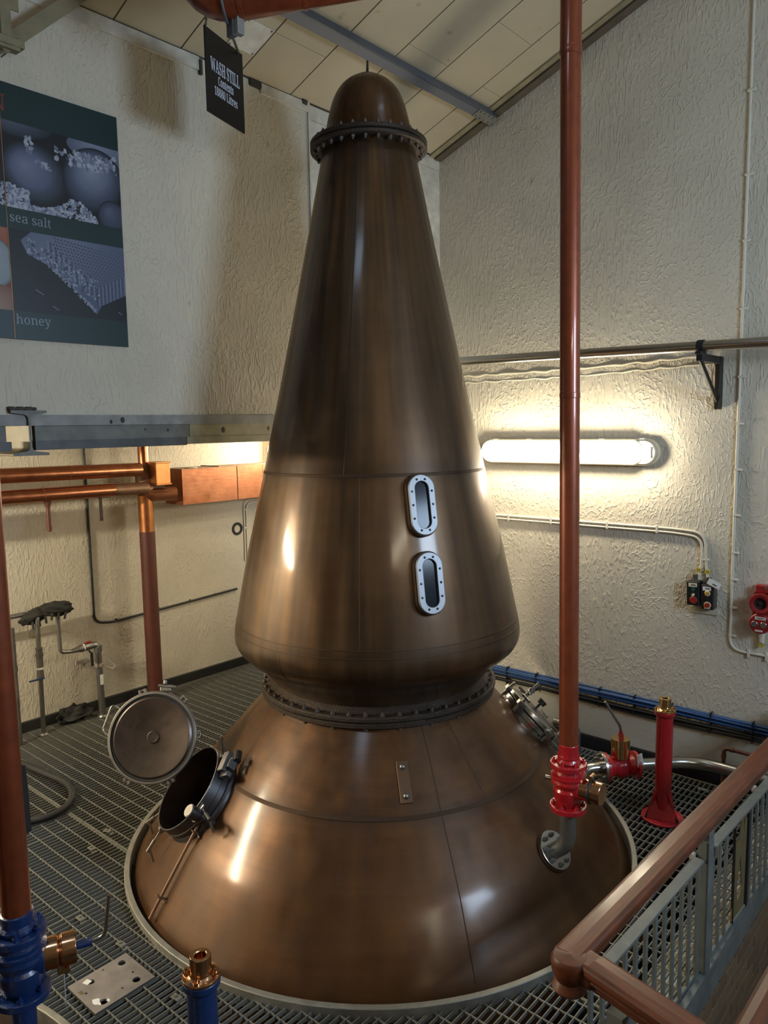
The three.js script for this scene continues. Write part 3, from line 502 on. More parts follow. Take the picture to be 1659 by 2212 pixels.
{ // left: the same arrangement in blue on the second still
  const x = 0.462, z = 2.353, p = thing('riser_pipe', 'red-brown copper pipe at the left edge standing on the blue valve', 'pipe', [x, 0.82, z]);
  part(p, 'pipe', sweep([V(x, 0.82, z), V(x, 1.6, z), V(x, 2.6, z), V(x, 3.4, z)], 0.046, 40), M.lacquer);
  part(p, 'pipe_foot', [lathe([[0.047, 0.825], [0.062, 0.828], [0.062, 0.84], [0.052, 0.85], [0.052, 0.885], [0.046, 0.888]], 40).translate(x, 0, z)], M.blue);
  part(p, 'cable_duct', [rbox(0.02, 0.95, 0.02, 0.004, x - 0.045, 1.62, z - 0.05)], M.greyPaint);
  part(p, 'cable_loom', [sweep(fillet([V(x - 0.03, 1.36, z - 0.055), V(x - 0.035, 1.30, z - 0.06), V(x - 0.03, 1.13, z - 0.06)], 0.03), 0.019, 10)], M.rubber);
  const v = threeWay('three_way_valve', 'glossy blue three-way valve with a brass bonnet and lever at the left edge', x, z, 0.582, M.blue, [0.42, 0, -0.91], M.bronze, true);
  part(v.t, 'valve_stem', [rod(V(0, 0, 0.175), V(0, 0, 0.225), 0.014)].map((g) => put(g, v.m)), M.blue);
  const A = V(0, 0, 0.215).applyMatrix4(v.m);
  part(v.t, 'lever', [pipe([A, A.clone().add(V(0.03, 0.012, -0.045)), A.clone().add(V(0.045, 0.165, -0.06))], 0.0065, 0.03, 12)], M.steel);
  part(v.t, 'lock_clasp', [put(rbox(0.045, 0.05, 0.03, 0.006, 0.01, -0.06, 0.125), v.m), put(rod(V(-0.03, -0.062, 0.14), V(0.04, -0.062, 0.14), 0.012), v.m)], M.brass);
  part(v.t, 'strap_tag', [put(rbox(0.026, 0.12, 0.003, 0.001, 0.01, -0.15, 0.13), v.m)], std([0.45, 0.47, 0.55], 0.5));
  const e = thing('steel_elbow', 'stainless elbow under the blue valve, half hidden at the left edge', 'pipe', [x, 0.4, z]);
  part(e, 'elbow_pipe', pipe([V(x, 0.582, z), V(x, 0.42, z), V(x - 0.03, 0.36, z + 0.1)], 0.0395, 0.12, 28), M.blue);
}
{ // gate valve and the stainless pipe that runs along the back wall
  const d = V(0.66, 0, -0.75).normalize(), c = V(0.955, 0.2, -1.33), m = basis(c, d);
  const t = thing('gate_valve', 'red horizontal valve with a brass bonnet and a long lever by the back wall', 'valve', c.toArray());
  part(t, 'valve_body', [lathe([[0.045, -0.115], [0.094, -0.113], [0.094, -0.092], [0.066, -0.088], [0.06, -0.05], [0.078, -0.02], [0.08, 0.02], [0.06, 0.05], [0.066, 0.088], [0.092, 0.092], [0.092, 0.113], [0.045, 0.115]], 56).rotateX(Math.PI / 2), cyl(0.05, 0.058, 0.09, 40, 0, 0.065, 0)].map((g) => put(g, m)), M.red);
  part(t, 'bonnet', [put(cyl(0.061, 0.061, 0.075, 48, 0, 0.105, 0), m), put(cyl(0.0615, 0.0605, 0.05, 48, 0, 0.168, 0), m)], M.brass);
  const A = V(0, 0.19, 0).applyMatrix4(m);
  part(t, 'stem_nut', [rod(A, A.clone().add(V(0, 0.035, 0)), 0.022, 0.018, 6), rod(A.clone().add(V(0, 0.03, 0)), A.clone().add(V(0, 0.055, 0)), 0.012)], M.red);
  part(t, 'lever', [pipe([A.clone().add(V(0, 0.045, 0)), A.clone().add(V(-0.004, 0.085, 0.004)), A.clone().add(V(-0.082, 0.255, 0.07))], 0.0085, 0.03, 12)], M.steelDull);
  part(t, 'paper_tag', [put(rbox(0.05, 0.085, 0.003, 0.001).rotateZ(0.2).rotateY(-1.3).translate(-0.075, 0.065, 0.10), m)], M.white);
  const s = thing('steel_pipe', 'polished stainless pipe running along the foot of the back wall', 'pipe', [1.5, 0.2, -1.715]);
  part(s, 'pipe', [pipe([c.clone().addScaledVector(d, 0.115), V(1.315, 0.2, -1.715), V(3.6, 0.2, -1.715)], 0.0375, 0.16, 36)], M.steel);
  part(s, 'inlet_elbow', [pipe([c.clone().addScaledVector(d, -0.12), c.clone().addScaledVector(d, -0.245), c.clone().addScaledVector(d, -0.25).add(V(-0.02, -0.25, 0.02))], 0.0375, 0.13, 36)], M.steel);
  for (const k of [0.255, 0.42]) part(s, 'weld_ring', [put(new THREE.TorusGeometry(0.0375, 0.0015, 6, 36), basis(c.clone().addScaledVector(d, k), d))], M.steelDull);
  const fl = part(s, 'flange', [put(annulus(0.03, 0.1, 0.016, 0.003), m.clone().multiply(T(0, 0, -0.135)))], M.steel);
  for (let i = 0; i < 8; i++) { const a = (i + 0.5) / 8 * 6.283; share(fl, 'bolt', boltGeo, M.steelDull, m.clone().multiply(T(0.08 * Math.cos(a), 0.08 * Math.sin(a), -0.135)).multiply(new THREE.Matrix4().makeRotationY(Math.PI))); }
  const q = thing('copper_branch', 'thin dark copper pipe bent to the right behind the steel pipe', 'pipe', [1.47, 0, -1.80]);
  part(q, 'pipe', [pipe([V(1.467, -0.1, -1.80), V(1.467, 0.305, -1.80), V(2.6, 0.292, -1.80)], 0.013, 0.035, 14)], M.lacquerDark);
  part(q, 'fitting', rod(V(1.467, 0.235, -1.80), V(1.467, 0.265, -1.80), 0.0165), M.lacquerDark);
  part(q, 'fitting', rod(V(1.505, 0.3045, -1.80), V(1.53, 0.304, -1.80), 0.016), M.lacquerDark);
  const k = thing('pipe_stub', 'short steel pipe end poking out behind the riser pipe above the black skirting', 'pipe', [0.3, 0.18, -1.78]);
  part(k, 'pipe', [pipe([V(0.235, 0.185, -1.78), V(0.42, 0.185, -1.78), V(0.42, -0.1, -1.78)], 0.027, 0.06, 20)], M.steelDull);
  part(k, 'end_cap', [rod(V(0.228, 0.185, -1.78), V(0.25, 0.185, -1.78), 0.030)], M.steelDull);
}
function keyPost(label, x, z, h, mat, metal) {                        // a stand with a bolted foot for a valve key
  const t = thing('valve_post', label, 'post', [x, 0, z]), mv = (g) => g.translate(x, 0, z);
  part(t, 'shaft', mv(cyl(0.05, 0.05, h - 0.03, 40, 0, (h - 0.03) / 2 + 0.01, 0)), mat);
  const fo = part(t, 'foot', [lathe([[0, 0.001], [0.125, 0.001], [0.128, 0.004], [0.128, 0.012], [0.125, 0.015], [0, 0.015]], 48), ...[0, 1, 2].map((k) => { const a = k * 2.094 + 2.35, s = poly([[-0.052, 0.19], [0.052, 0.19], [0.085, 0.015], [-0.085, 0.015]]); return extrude(s, 0.008, 0.001).rotateX(-0.30).translate(0, 0, 0.062).rotateY(a); })].map(mv), mat);
  for (let k = 0; k < 3; k++) { const a = k * 2.094 + 0.26; share(fo, 'bolt', boltGeo, M.black, basis(V(x + 0.104 * Math.cos(a), 0.015, z + 0.104 * Math.sin(a)), V(0, 1, 0), V(1, 0, 0))); }
  part(t, 'top_flange', mv(lathe([[0.045, h - 0.05], [0.052, h - 0.045], [0.063, h - 0.03], [0.064, h - 0.012], [0.062, h - 0.009], [0, h - 0.009]], 48)), mat);
  const b = part(t, 'bush', [lathe([[0, h - 0.009], [0.061, h - 0.009], [0.0635, h - 0.006], [0.0625, h + 0.001], [0.05, h + 0.002], [0.040, h + 0.008], [0.036, h + 0.016], [0.036, h + 0.066], [0.034, h + 0.072], [0.022, h + 0.072], [0.019, h + 0.068], [0.019, h + 0.02], [0, h + 0.02]], 48)].map(mv), metal);
  for (let k = 0; k < 4; k++) { const a = k * 1.571 + 0.9; share(b, 'bolt', boltGeo, metal, basis(V(x + 0.05 * Math.cos(a), h + 0.001, z + 0.05 * Math.sin(a)), V(0, 1, 0), V(1, 0, 0))); }
  return t;
}
keyPost('red floor post with a brass bush standing behind the wooden handrail', 1.287, -1.21, 0.708, M.red, M.brass);
keyPost('dark blue floor post with a shiny copper-coloured bush in front of the still', 0.938, 1.97, 0.665, M.blue, M.bronze);
{ // overhead pipe, its hanger, the sign on chains
  const a = V(0.093, 4.385, 0.994), b = V(0.474, 4.467, 0.651);
  const t = thing('overhead_pipe', 'wide copper pipe bending under the roof above the hanging sign', 'pipe', a.toArray()), d = b.clone().sub(a).normalize();
  const s = a.clone().addScaledVector(d, -0.17), e = b.clone().addScaledVector(d, 1.6);
  part(t, 'pipe', [pipe([s.clone().add(V(-0.03, 0.62, 0.02)), s, e], 0.092, 0.2, 40)], M.lacquer);
  for (const k of [0.02, 0.31]) part(t, 'joint_ring', [put(lathe([[0.09, -0.012], [0.0945, -0.01], [0.0945, 0.01], [0.09, 0.012]], 40).rotateX(Math.PI / 2), basis(a.clone().addScaledVector(d, k), d))], M.lacquer);
  part(t, 'hanger', [put(new THREE.TorusGeometry(0.096, 0.007, 8, 40), basis(a.clone().addScaledVector(d, -0.05), d)), rbox(0.045, 0.075, 0.03, 0.003, a.x - 0.02, a.y - 0.12, a.z + 0.0)], M.purlin);
  part(t, 'hanger_cleat', [rbox(0.03, 0.075, 0.04, 0.003, a.x + 0.014, a.y - 0.118, a.z - 0.012)], M.beamPale);
  // sign
  const A = V(-0.31, 4.457, 0.861), B = V(-0.415, 4.457, 0.541), w = A.distanceTo(B), h = 0.405, mid = A.clone().add(B).multiplyScalar(0.5), x = B.clone().sub(A).normalize(), nrm = x.clone().cross(V(0, 1, 0));
  const m = new THREE.Matrix4().makeBasis(x, V(0, 1, 0), nrm).setPosition(mid.x, mid.y - h / 2, mid.z);
  const sg = thing('hanging_sign', 'black hanging board lettered WASH STILL in white on two thin chains', 'sign', [mid.x, mid.y - h, mid.z]);
  const cv = document.createElement('canvas'); cv.width = 512; cv.height = 620; const g = cv.getContext('2d');
  g.fillStyle = '#0b0a0c'; g.fillRect(0, 0, 512, 620); g.fillStyle = '#c9cfdd'; g.textAlign = 'center';
  const line = (s, y, px, wide) => { g.save(); g.font = 'bold ' + px + 'px serif'; const k = wide / g.measureText(s).width; g.translate(256, y); g.scale(k, 1); g.fillText(s, 0, 0); g.restore(); };
  line('WASH STILL', 292, 136, 400); line('Contents', 376, 92, 215); line('18880 Litres', 462, 92, 320);
  const tx = new THREE.CanvasTexture(cv); tx.colorSpace = THREE.SRGBColorSpace;
  const front = new THREE.PlaneGeometry(w - 0.004, h - 0.004).translate(0, 0, 0.0042);
  part(sg, 'board', put(rbox(w, h, 0.008, 0.002), m), M.black);
  part(sg, 'lettering', put(front, m), std([1, 1, 1], 0.45, 0, { map: tx }), { keep: true });
  const chain = (p, q) => { const n = Math.round(p.distanceTo(q) / 0.021), gs = [], dd = q.clone().sub(p); for (let i = 0; i < n; i++) { const c2 = p.clone().addScaledVector(dd, (i + 0.5) / n); gs.push(put(new THREE.TorusGeometry(0.0072, 0.0019, 6, 14).scale(0.75, 1.75, 1).rotateY(i % 2 ? Math.PI / 2 : 0.2), basis(c2, V(dd.z, 0, -dd.x).normalize(), dd))); } return gs; };
  part(sg, 'chain', chain(A.clone().addScaledVector(x, 0.012).add(V(0, -0.004, 0)), a.clone().addScaledVector(d, -0.10).add(V(0, 0.08, 0))), M.bolt);
  part(sg, 'chain', chain(B.clone().addScaledVector(x, -0.03).add(V(0, -0.004, 0)), V(a.x - 0.02, a.y - 0.155, a.z)), M.bolt);
}

// ---------------------------------------------------------------- railings round the stairwell
const railProfile = () => poly([[-0.03, -0.045], [0.03, -0.045], [0.034, -0.036], [0.033, -0.028], [0.036, -0.020], [0.045, -0.016], [0.0465, -0.010], [0.044, -0.004], [0.050, -0.001], [0.0535, 0.006], [0.0545, 0.016], [0.052, 0.025], [0.046, 0.031], [0.036, 0.034], [0, 0.036], [-0.036, 0.034], [-0.046, 0.031], [-0.052, 0.025], [-0.0545, 0.016], [-0.0535, 0.006], [-0.050, -0.001], [-0.044, -0.004], [-0.0465, -0.010], [-0.045, -0.016], [-0.036, -0.020], [-0.033, -0.028], [-0.034, -0.036]]);
const railUV = (g) => { const p = g.attributes.position, uv = g.attributes.uv; for (let i = 0; i < p.count; i++) uv.setXY(i, p.getZ(i), p.getX(i) * 2 + p.getY(i)); return g; };
{
  const L = 3.02, yaw = -Math.atan(0.036), base = new THREE.Matrix4().makeRotationY(yaw).setPosition(1.879, 0, 1.205);   // local -z runs along the railing
  const t = thing('railing', 'wooden handrail on a grey steel railing running back beside the still', 'railing', [1.879, 0, 1.205]);
  part(t, 'handrail', put(railUV(extrude(railProfile(), L, 0, 6)).translate(0, 0.718, -L), base), M.wood, { keep: true, label: 'varnished brown wooden handrail' });
  const R = (g) => put(g, base);
  part(t, 'top_rail', [R(rbox(0.046, 0.012, 0.95, 0.002, 0.006, 0.563, -0.66)), R(rbox(0.046, 0.012, 1.7, 0.002, 0.006, 0.563, -2.13)), R(rbox(0.046, 0.05, 0.012, 0.002, 0.006, 0.54, -1.30))], M.greyPaint);
  const post = (z) => part(t, 'post', [R(rbox(0.05, 0.74, 0.06, 0.003, 0.012, 0.27, z)), R(rbox(0.012, 0.14, 0.06, 0.002, 0.03, 0.61, z))], M.greyPaint);
  for (const z of [-1.19, -2.62]) post(z);
  for (let k = 0; k < 31; k++) { const z = -0.15 - 0.0885 * k; if (Math.abs(z + 1.19) < 0.04 || (z < -1.56 && z > -1.80) || Math.abs(z + 2.62) < 0.04) continue; part(t, 'baluster', [R(rbox(0.012, 0.57, 0.024, 0.002, 0.006, 0.278, z))], M.greyPaint); }
  part(t, 'bottom_rail', [R(rbox(0.012, 0.022, 2.9, 0.002, 0.004, 0.018, -1.5))], M.greyPaint);
  part(t, 'fixing_clip', [R(rbox(0.02, 0.03, 0.03, 0.004, -0.03, 0.56, -1.15)), R(rbox(0.02, 0.03, 0.03, 0.004, -0.03, 0.56, -1.98))], M.stone);
  // cut-out metal panel set between the balusters
  const s = poly([[-0.10, 0.04], [0.075, 0.04], [0.085, 0.5], [0.06, 0.515], [0.045, 0.44], [0.03, 0.50], [0.012, 0.53], [-0.01, 0.45], [-0.03, 0.40], [-0.045, 0.44], [-0.06, 0.40], [-0.075, 0.28], [-0.085, 0.2]]);
  const h1 = new THREE.Path(); h1.moveTo(0.0, 0.34); h1.quadraticCurveTo(0.03, 0.25, 0.035, 0.17); h1.quadraticCurveTo(0.02, 0.13, -0.02, 0.11); h1.quadraticCurveTo(-0.045, 0.16, -0.03, 0.22); h1.quadraticCurveTo(-0.01, 0.28, 0.0, 0.34); s.holes.push(h1);
  for (const [a, b] of [[-0.04, 0.085], [0.0, 0.09], [-0.06, 0.065], [0.03, 0.075]]) { const q = new THREE.Path(); q.absellipse(a, b, 0.011, 0.006, 0, 6.283, true); s.holes.push(q); }
  part(t, 'cut_out_panel', [R(extrude(s, 0.005, 0.001).rotateY(Math.PI / 2).translate(0.002, 0, -1.68))], M.ochre, { label: 'ochre cut-out metal panel' });
  part(t, 'panel_edge', [R(rbox(0.012, 0.5, 0.01, 0.002, 0.006, 0.27, -1.59)), R(rbox(0.014, 0.5, 0.02, 0.002, 0.006, 0.27, -1.79))], M.black);
  const tag = thing('plastic_tag', 'thin white plastic strip hanging from the railing beside its grey post', 'tag', [1.90, 0.36, -0.19]);
  part(tag, 'strip', [rbox(0.004, 0.12, 0.016, 0.001, 1.935, 0.39, -0.20)], M.white); part(tag, 'tie', [new THREE.TorusGeometry(0.024, 0.0025, 6, 20).rotateY(0.3).translate(1.918, 0.475, -0.20)], M.stone);
}
{
  const yaw = -12 * D2R, base = new THREE.Matrix4().makeRotationY(yaw).setPosition(1.975, 0, 1.19), R = (g) => put(g, base);   // local +x runs along the railing
  const t = thing('railing', 'second wooden handrail and grey railing turning right at the rounded corner cap', 'railing', [1.975, 0, 1.19]);
  part(t, 'handrail', put(railUV(extrude(railProfile(), 1.9, 0, 6)).rotateY(Math.PI / 2).translate(-0.01, 0.718, 0.0), base), M.wood, { keep: true });
  part(t, 'corner_cap', [lathe([[0, 0.628], [0.05, 0.63], [0.058, 0.642], [0.05, 0.658], [0.044, 0.668], [0.052, 0.69], [0.058, 0.70], [0.061, 0.72], [0.060, 0.738], [0.053, 0.750], [0, 0.754]], 56).translate(1.888, 0, 1.208), put(rbox(0.085, 0.075, 0.10, 0.018, -0.028, 0.712, 0.0), base)], M.wood, { label: 'rounded wooden corner cap' });
  part(t, 'top_rail', [R(rbox(1.8, 0.012, 0.046, 0.002, 0.92, 0.563, 0))], M.greyPaint);
  part(t, 'post', [R(rbox(0.06, 0.74, 0.05, 0.003, 0.085, 0.27, 0.0))], M.greyPaint);
  part(t, 'post', [R(rbox(0.06, 0.74, 0.05, 0.003, 1.5, 0.27, 0.0))], M.greyPaint);
  for (let k = 0; k < 18; k++) { const x = 0.022 + 0.0885 * k + (k ? 0.045 : 0); if (Math.abs(x - 1.5) < 0.05) continue; part(t, 'baluster', [R(rbox(0.022, 0.57, 0.012, 0.002, x, 0.278, 0))], M.greyPaint); }
  part(t, 'bottom_rail', [R(rbox(1.8, 0.05, 0.012, 0.002, 0.92, 0.03, 0))], M.greyPaint);
  // the handrail at the photographer's side
  const a = V(2.77, 1.737, 2.52), b = V(2.77, 1.704, 2.05), d = b.clone().sub(a), len = d.length() + 0.4;
  const q = thing('handrail', 'blurred red-brown wooden handrail in the near lower right corner', 'handrail', [2.80, 0, 1.72]);
  part(q, 'rail', put(railUV(extrude(railProfile(), len, 0, 6)), basis(a.clone().addScaledVector(d.normalize(), 0), d)), M.wood, { keep: true });
  part(q, 'post', [rod(V(2.80, 0.0, 1.72), V(2.77, 1.64, 1.72), 0.022)], M.steelDark);
}
// ---------------------------------------------------------------- cover plate and clips on the floor
{
  const t = thing('cover_plate', 'square steel cover plate with round holes let into the grating', 'plate', [-0.074, 0, 1.762]);
  const s = poly([[-0.122, -0.143], [0.122, -0.143], [0.122, 0.143], [-0.122, 0.143]]);
  for (const [x, y, r] of [[-0.075, 0.095, 0.019], [0.075, 0.08, 0.019], [-0.07, -0.06, 0.017], [0.085, -0.085, 0.018], [0.02, 0.095, 0.007], [-0.02, -0.11, 0.007], [0.075, 0.01, 0.006], [-0.1, 0.015, 0.006]]) s.holes.push(circle(r, x, y));
  part(t, 'plate', [extrude(s, 0.008, 0.001).rotateX(-Math.PI / 2).translate(-0.074, -0.004, 1.762)], M.plate);
  part(t, 'frame', [span(-0.2, 0.052, -0.03, 0.001, 1.613, 1.617), span(-0.2, 0.052, -0.03, 0.001, 1.907, 1.911), span(-0.202, -0.198, -0.03, 0.001, 1.615, 1.91), span(0.05, 0.054, -0.03, 0.001, 1.615, 1.91), span(-0.19, 0.04, -0.06, -0.05, 1.62, 1.9)], M.dark);
  part(t, 'sticker', [box(0.03, 0.001, 0.028).rotateY(0.3).translate(-0.155, 0.0058, 1.835)], M.white);
  const blot = (x, z, r, sd) => { const p = []; for (let i = 0; i < 14; i++) { const a = i / 14 * 6.283, q = r * (0.7 + 0.5 * Math.abs(Math.sin(a * 2 + sd) + 0.4 * Math.sin(a * 5 + sd))); p.push([q * Math.cos(a), q * Math.sin(a) * 0.6]); } return extrude(poly(p), 0.001).rotateX(-Math.PI / 2).translate(x, 0.005, z); };
  part(t, 'paint_splash', [blot(-0.01, 1.868, 0.024, 1), blot(0.02, 1.83, 0.01, 2)], M.white); part(t, 'paint_splash', [blot(-0.115, 1.885, 0.014, 3)], M.ochre);
  const clipG = [box(0.045, 0.004, 0.03, 0, 0.003, 0), box(0.006, 0.012, 0.03, 0.024, -0.002, 0), box(0.02, 0.004, 0.03, 0.034, -0.007, 0), new THREE.CylinderGeometry(0.0075, 0.0075, 0.006, 6).translate(-0.004, 0.008, 0), new THREE.TorusGeometry(0.008, 0.0015, 5, 14).rotateX(Math.PI / 2).translate(-0.004, 0.006, 0)];
  const where = [['between the black hose and the still, farther from the cover plate', -1.189, 1.263], ['just beyond the far corner of the cover plate', -0.618, 1.629], ['next to the left far edge of the cover plate', -0.277, 1.600], ['between the cover plate and the blue floor post', 0.229, 1.628], ['below the rounded corner cap of the handrail', 1.534, 0.527], ['just left of the red floor post', 1.16, -1.52], ['at the end of the black skirting right of the red floor post', 1.35, -1.74], ['beside the panel joint near the hose', -1.30, 1.10]];
  let first;
  where.forEach(([s2, x, z], i) => {
    let o; if (!first) { o = first = local('grating_clip', '', 'clip', [x, 0, z], 'saddle clips holding down the grating'); part(o, 'saddle', clipG, M.galv); } else { o = first.clone(); o.name = numbered('grating_clip'); scene.add(o); o.position.set(x, 0, z); }
    o.userData = { ...first.userData, label: 'galvanised grating clip ' + s2 }; o.rotation.y = 0.05 * i;
  });
  const hose = thing('hose', 'thick black rubber hose looped on the grating behind the left pipe', 'hose', [-2.1, 0, 1.1]);
  const hp = [[-3.05, 1.06], [-2.65, 1.03], [-2.37, 1.0], [-2.16, 0.975], [-2.0, 0.985], [-1.83, 1.06], [-1.735, 1.17], [-1.72, 1.28], [-1.76, 1.38], [-1.86, 1.50], [-2.05, 1.66], [-2.4, 1.85]];
  part(hose, 'tube', [sweep(new THREE.CatmullRomCurve3(hp.map(([x, z]) => V(x, 0.024, z))).getPoints(90), 0.023, 16)], M.rubber);
  const bag = thing('crumpled_bag', 'crumpled black bag lying against the black skirting of the left wall', 'bag', [-3.19, 0, 0.30]);
  const bg = new THREE.SphereGeometry(1, 36, 22), bp = bg.attributes.position;
  for (let i = 0; i < bp.count; i++) { const v = V().fromBufferAttribute(bp, i), k = 1 + 0.45 * noise.noise(v.x * 2.2, v.y * 2.2, v.z * 2.2) + 0.18 * noise.noise(v.x * 6, v.y * 6, v.z * 6); v.multiplyScalar(k); bp.setXYZ(i, -3.2 + v.x * 0.075, Math.max(0.003, 0.05 + v.y * 0.05 + 0.045 * Math.max(0, v.y - 0.2)), 0.33 + v.z * 0.15); }
  bg.computeVertexNormals(); part(bag, 'cloth', bg, M.cloth);
}
// ---------------------------------------------------------------- along the left wall
{
  const cu = thing('copper_duct', 'long copper-clad ducting of two pipes, a riser and a boxed run under the steel beam', 'duct', [-3.05, 0, -0.36]);
  const X = -2.92;
  const P = (z0, y0, z1, y1, r, mat, name = 'pipe') => part(cu, name, rod(V(X, y0, z0), V(X, y1, z1), r, r, 32), mat);
  P(2.2, 2.162, -0.24, 2.135, 0.058, M.copperPipe); P(2.2, 1.995, 0.02, 1.978, 0.056, M.copperPipe); P(0.03, 1.978, -0.30, 1.972, 0.053, M.copperDull);
  for (const [z, y, r] of [[0.62, 1.984, 0.057], [0.4, 2.142, 0.059], [1.3, 2.152, 0.059], [1.5, 1.99, 0.057]]) part(cu, 'lap_joint', rod(V(X, y, z), V(X, y, z - 0.008), r, r, 32), M.copperSheet);
  const c = V(-3.05, 0, -0.36), up = (g) => g.translate(c.x, 0, c.z);
  part(cu, 'riser', up(lathe([[0.047, 2.16], [0.047, 2.598]], 32)), M.copperPipe);
  part(cu, 'reducer', up(lathe([[0.078, 2.10], [0.0785, 2.105], [0.047, 2.175], [0.047, 2.18]], 32)), M.copperDull);
  part(cu, 'riser_sleeve', up(lathe([[0.079, 1.93], [0.080, 2.095], [0.078, 2.105]], 32)), M.copperDull);
  part(cu, 'elbow', [pipe([V(-3.05, 2.0, -0.36), V(-3.02, 1.90, -0.365), V(-2.93, 1.90, -0.60)], 0.060, 0.07, 28)], M.copperSheet);
  part(cu, 'bright_sleeve', up(lathe([[0.066, 1.57], [0.066, 1.87], [0.07, 1.90]], 32)), M.copperBright);
  part(cu, 'lagged_riser', up(lathe([[0.0, -0.02], [0.068, -0.02], [0.068, 1.57], [0.066, 1.575]], 32)), M.lacquerDark);
  part(cu, 'seam_strip', [rbox(0.012, 0.3, 0.004, 0.001, c.x + 0.052, 1.72, c.z + 0.044)], M.copperSheet);
  part(cu, 'end_box', [rbox(0.20, 0.185, 0.14, 0.006, -2.97, 2.09, -0.44)], M.copperBright);
  part(cu, 'end_box_rim', [rbox(0.215, 0.012, 0.155, 0.003, -2.97, 2.186, -0.44), rbox(0.215, 0.012, 0.155, 0.003, -2.97, 1.996, -0.44)], M.copperBright);
  const bx = part(cu, 'boxed_run', [span(-3.2, X + 0.0, 1.79, 2.112, -1.28, -0.664)], M.copperSheet);
  part(bx, 'panel', [span(X - 0.2, X + 0.004, 1.791, 2.111, -1.60, -1.286)], M.copperSheet);
  part(bx, 'panel', [span(X - 0.2, X + 0.002, 1.791, 2.111, -1.93, -1.606)], M.copperSheet);
  part(bx, 'panel_lap', [span(X - 0.01, X + 0.005, 1.80, 1.868, -0.95, -0.67)], M.copperPipe);
  part(bx, 'edge_bead', [span(X - 0.006, X + 0.004, 1.788, 2.114, -0.668, -0.660)], M.copperPipe);
  part(bx, 'top_sheet', [span(-3.22, X + 0.006, 2.110, 2.116, -1.93, -0.655), span(-3.22, X - 0.01, 2.112, 2.124, -1.10, -1.08)], M.copperDull);
  part(bx, 'lid_disc', [cyl(0.06, 0.06, 0.008, 32, -3.02, 2.12, -0.83)], M.conduit);
  for (const [z, y, l, mat] of [[0.578, 1.93, 0.235, M.lacquerDark]]) part(cu, 'drip_leg', [cyl(0.017, 0.028, 0.05, 20, X, y - 0.025, z), cyl(0.0165, 0.0165, l - 0.09, 20, X, y - 0.05 - (l - 0.09) / 2, z), cyl(0.02, 0.02, 0.04, 20, X, y - l + 0.025, z), cyl(0.013, 0.013, 0.012, 20, X, y - l, z)], mat);
  part(cu, 'strap_end', [rbox(0.006, 0.20, 0.028, 0.001, X, 1.83, 0.137), rbox(0.008, 0.012, 0.10, 0.001, X, 1.925, 0.10)], M.collar);
  // two black cables and the white ones
  const cable = (name, label, pts, r, bend, mat, clips = [], n = 1) => { const t = thing(name, label, 'cable', pts[0].toArray()); part(t, 'sheath', [pipe(pts, r, bend, 10)], mat); for (const [y, z] of clips) part(t, 'cable_clip', [rbox(0.012, 0.018, 0.018, 0.003, XL + 0.012, y, z)], mat); return t; };
  cable('wall_cable', 'black cable down the left wall that turns right behind the copper riser', [V(XL + 0.012, 2.6, 0.05), V(XL + 0.012, 0.79, 0.05), V(XL + 0.012, 0.755, -0.10), V(XL + 0.012, 0.815, -1.53)], 0.0105, 0.10, M.black, [[2.3, 0.05], [1.5, 0.05], [1.1, 0.05], [0.77, -0.16], [0.785, -0.6], [0.80, -0.95], [0.807, -1.25]]);
  for (const [k, dx] of [[0, 0], [1, 0.03]]) cable('wall_cable', k ? 'right one of two white cables behind the still on the left wall' : 'left one of two white cables behind the still on the left wall', [V(XL + 0.012, 1.735 - dx, -1.93), V(XL + 0.012, 1.725 - dx, -1.66 - dx), V(XL + 0.012, 1.1, -1.655 - dx)], 0.009, 0.07, M.conduit, k ? [] : [[1.63, -1.67], [1.44, -1.67]]);
  cable('wall_cable', 'thin white cable clipped along the top of the left wall under the beam', [V(XL + 0.008, 2.345, 1.5), V(XL + 0.008, 2.335, -0.6), V(XL + 0.008, 2.33, -1.3), V(XL + 0.008, 2.365, -1.94)], 0.006, 0.03, M.conduit, [[2.34, 0.3], [2.336, -0.3], [2.334, -0.75], [2.332, -1.1], [2.34, -1.5]]);
  // hot and cold water pipes with their valves
  const w1 = thing('water_pipe', 'left steel water pipe with a small blue lever valve standing by the left wall', 'pipe', [-3.13, 0, 0.64]);
  const a = V(-3.13, 0, 0.64);
  part(w1, 'pipe', [pipe([a.clone(), V(-3.13, 0.985, 0.63), V(-3.18, 1.01, 0.60), V(-3.2, 1.01, 1.6)], 0.019, 0.03, 14)], M.steelDull);
  part(w1, 'coupling', [cyl(0.026, 0.03, 0.05, 8, -3.13, 0.70, 0.632), cyl(0.034, 0.034, 0.022, 6, -3.13, 0.665, 0.632), cyl(0.027, 0.027, 0.09, 18, -3.13, 0.60, 0.632), cyl(0.032, 0.028, 0.07, 8, -3.13, 0.50, 0.633)], M.steelDull);
  part(w1, 'tape_band', [cyl(0.0285, 0.0285, 0.016, 18, -3.13, 0.555, 0.632)], M.white);
  part(w1, 'valve_lever', [rbox(0.02, 0.012, 0.12, 0.004, -3.09, 0.478, 0.685), rod(V(-3.13, 0.48, 0.633), V(-3.085, 0.48, 0.64), 0.009)], M.blue);
  part(w1, 'foot', [cyl(0.04, 0.034, 0.012, 20, -3.13, 0.006, 0.64)], M.steelDull);
  const w2 = thing('water_pipe', 'right steel water pipe with a reducer and black lever stepping down the left wall', 'pipe', [-3.12, 0, 0.125]);
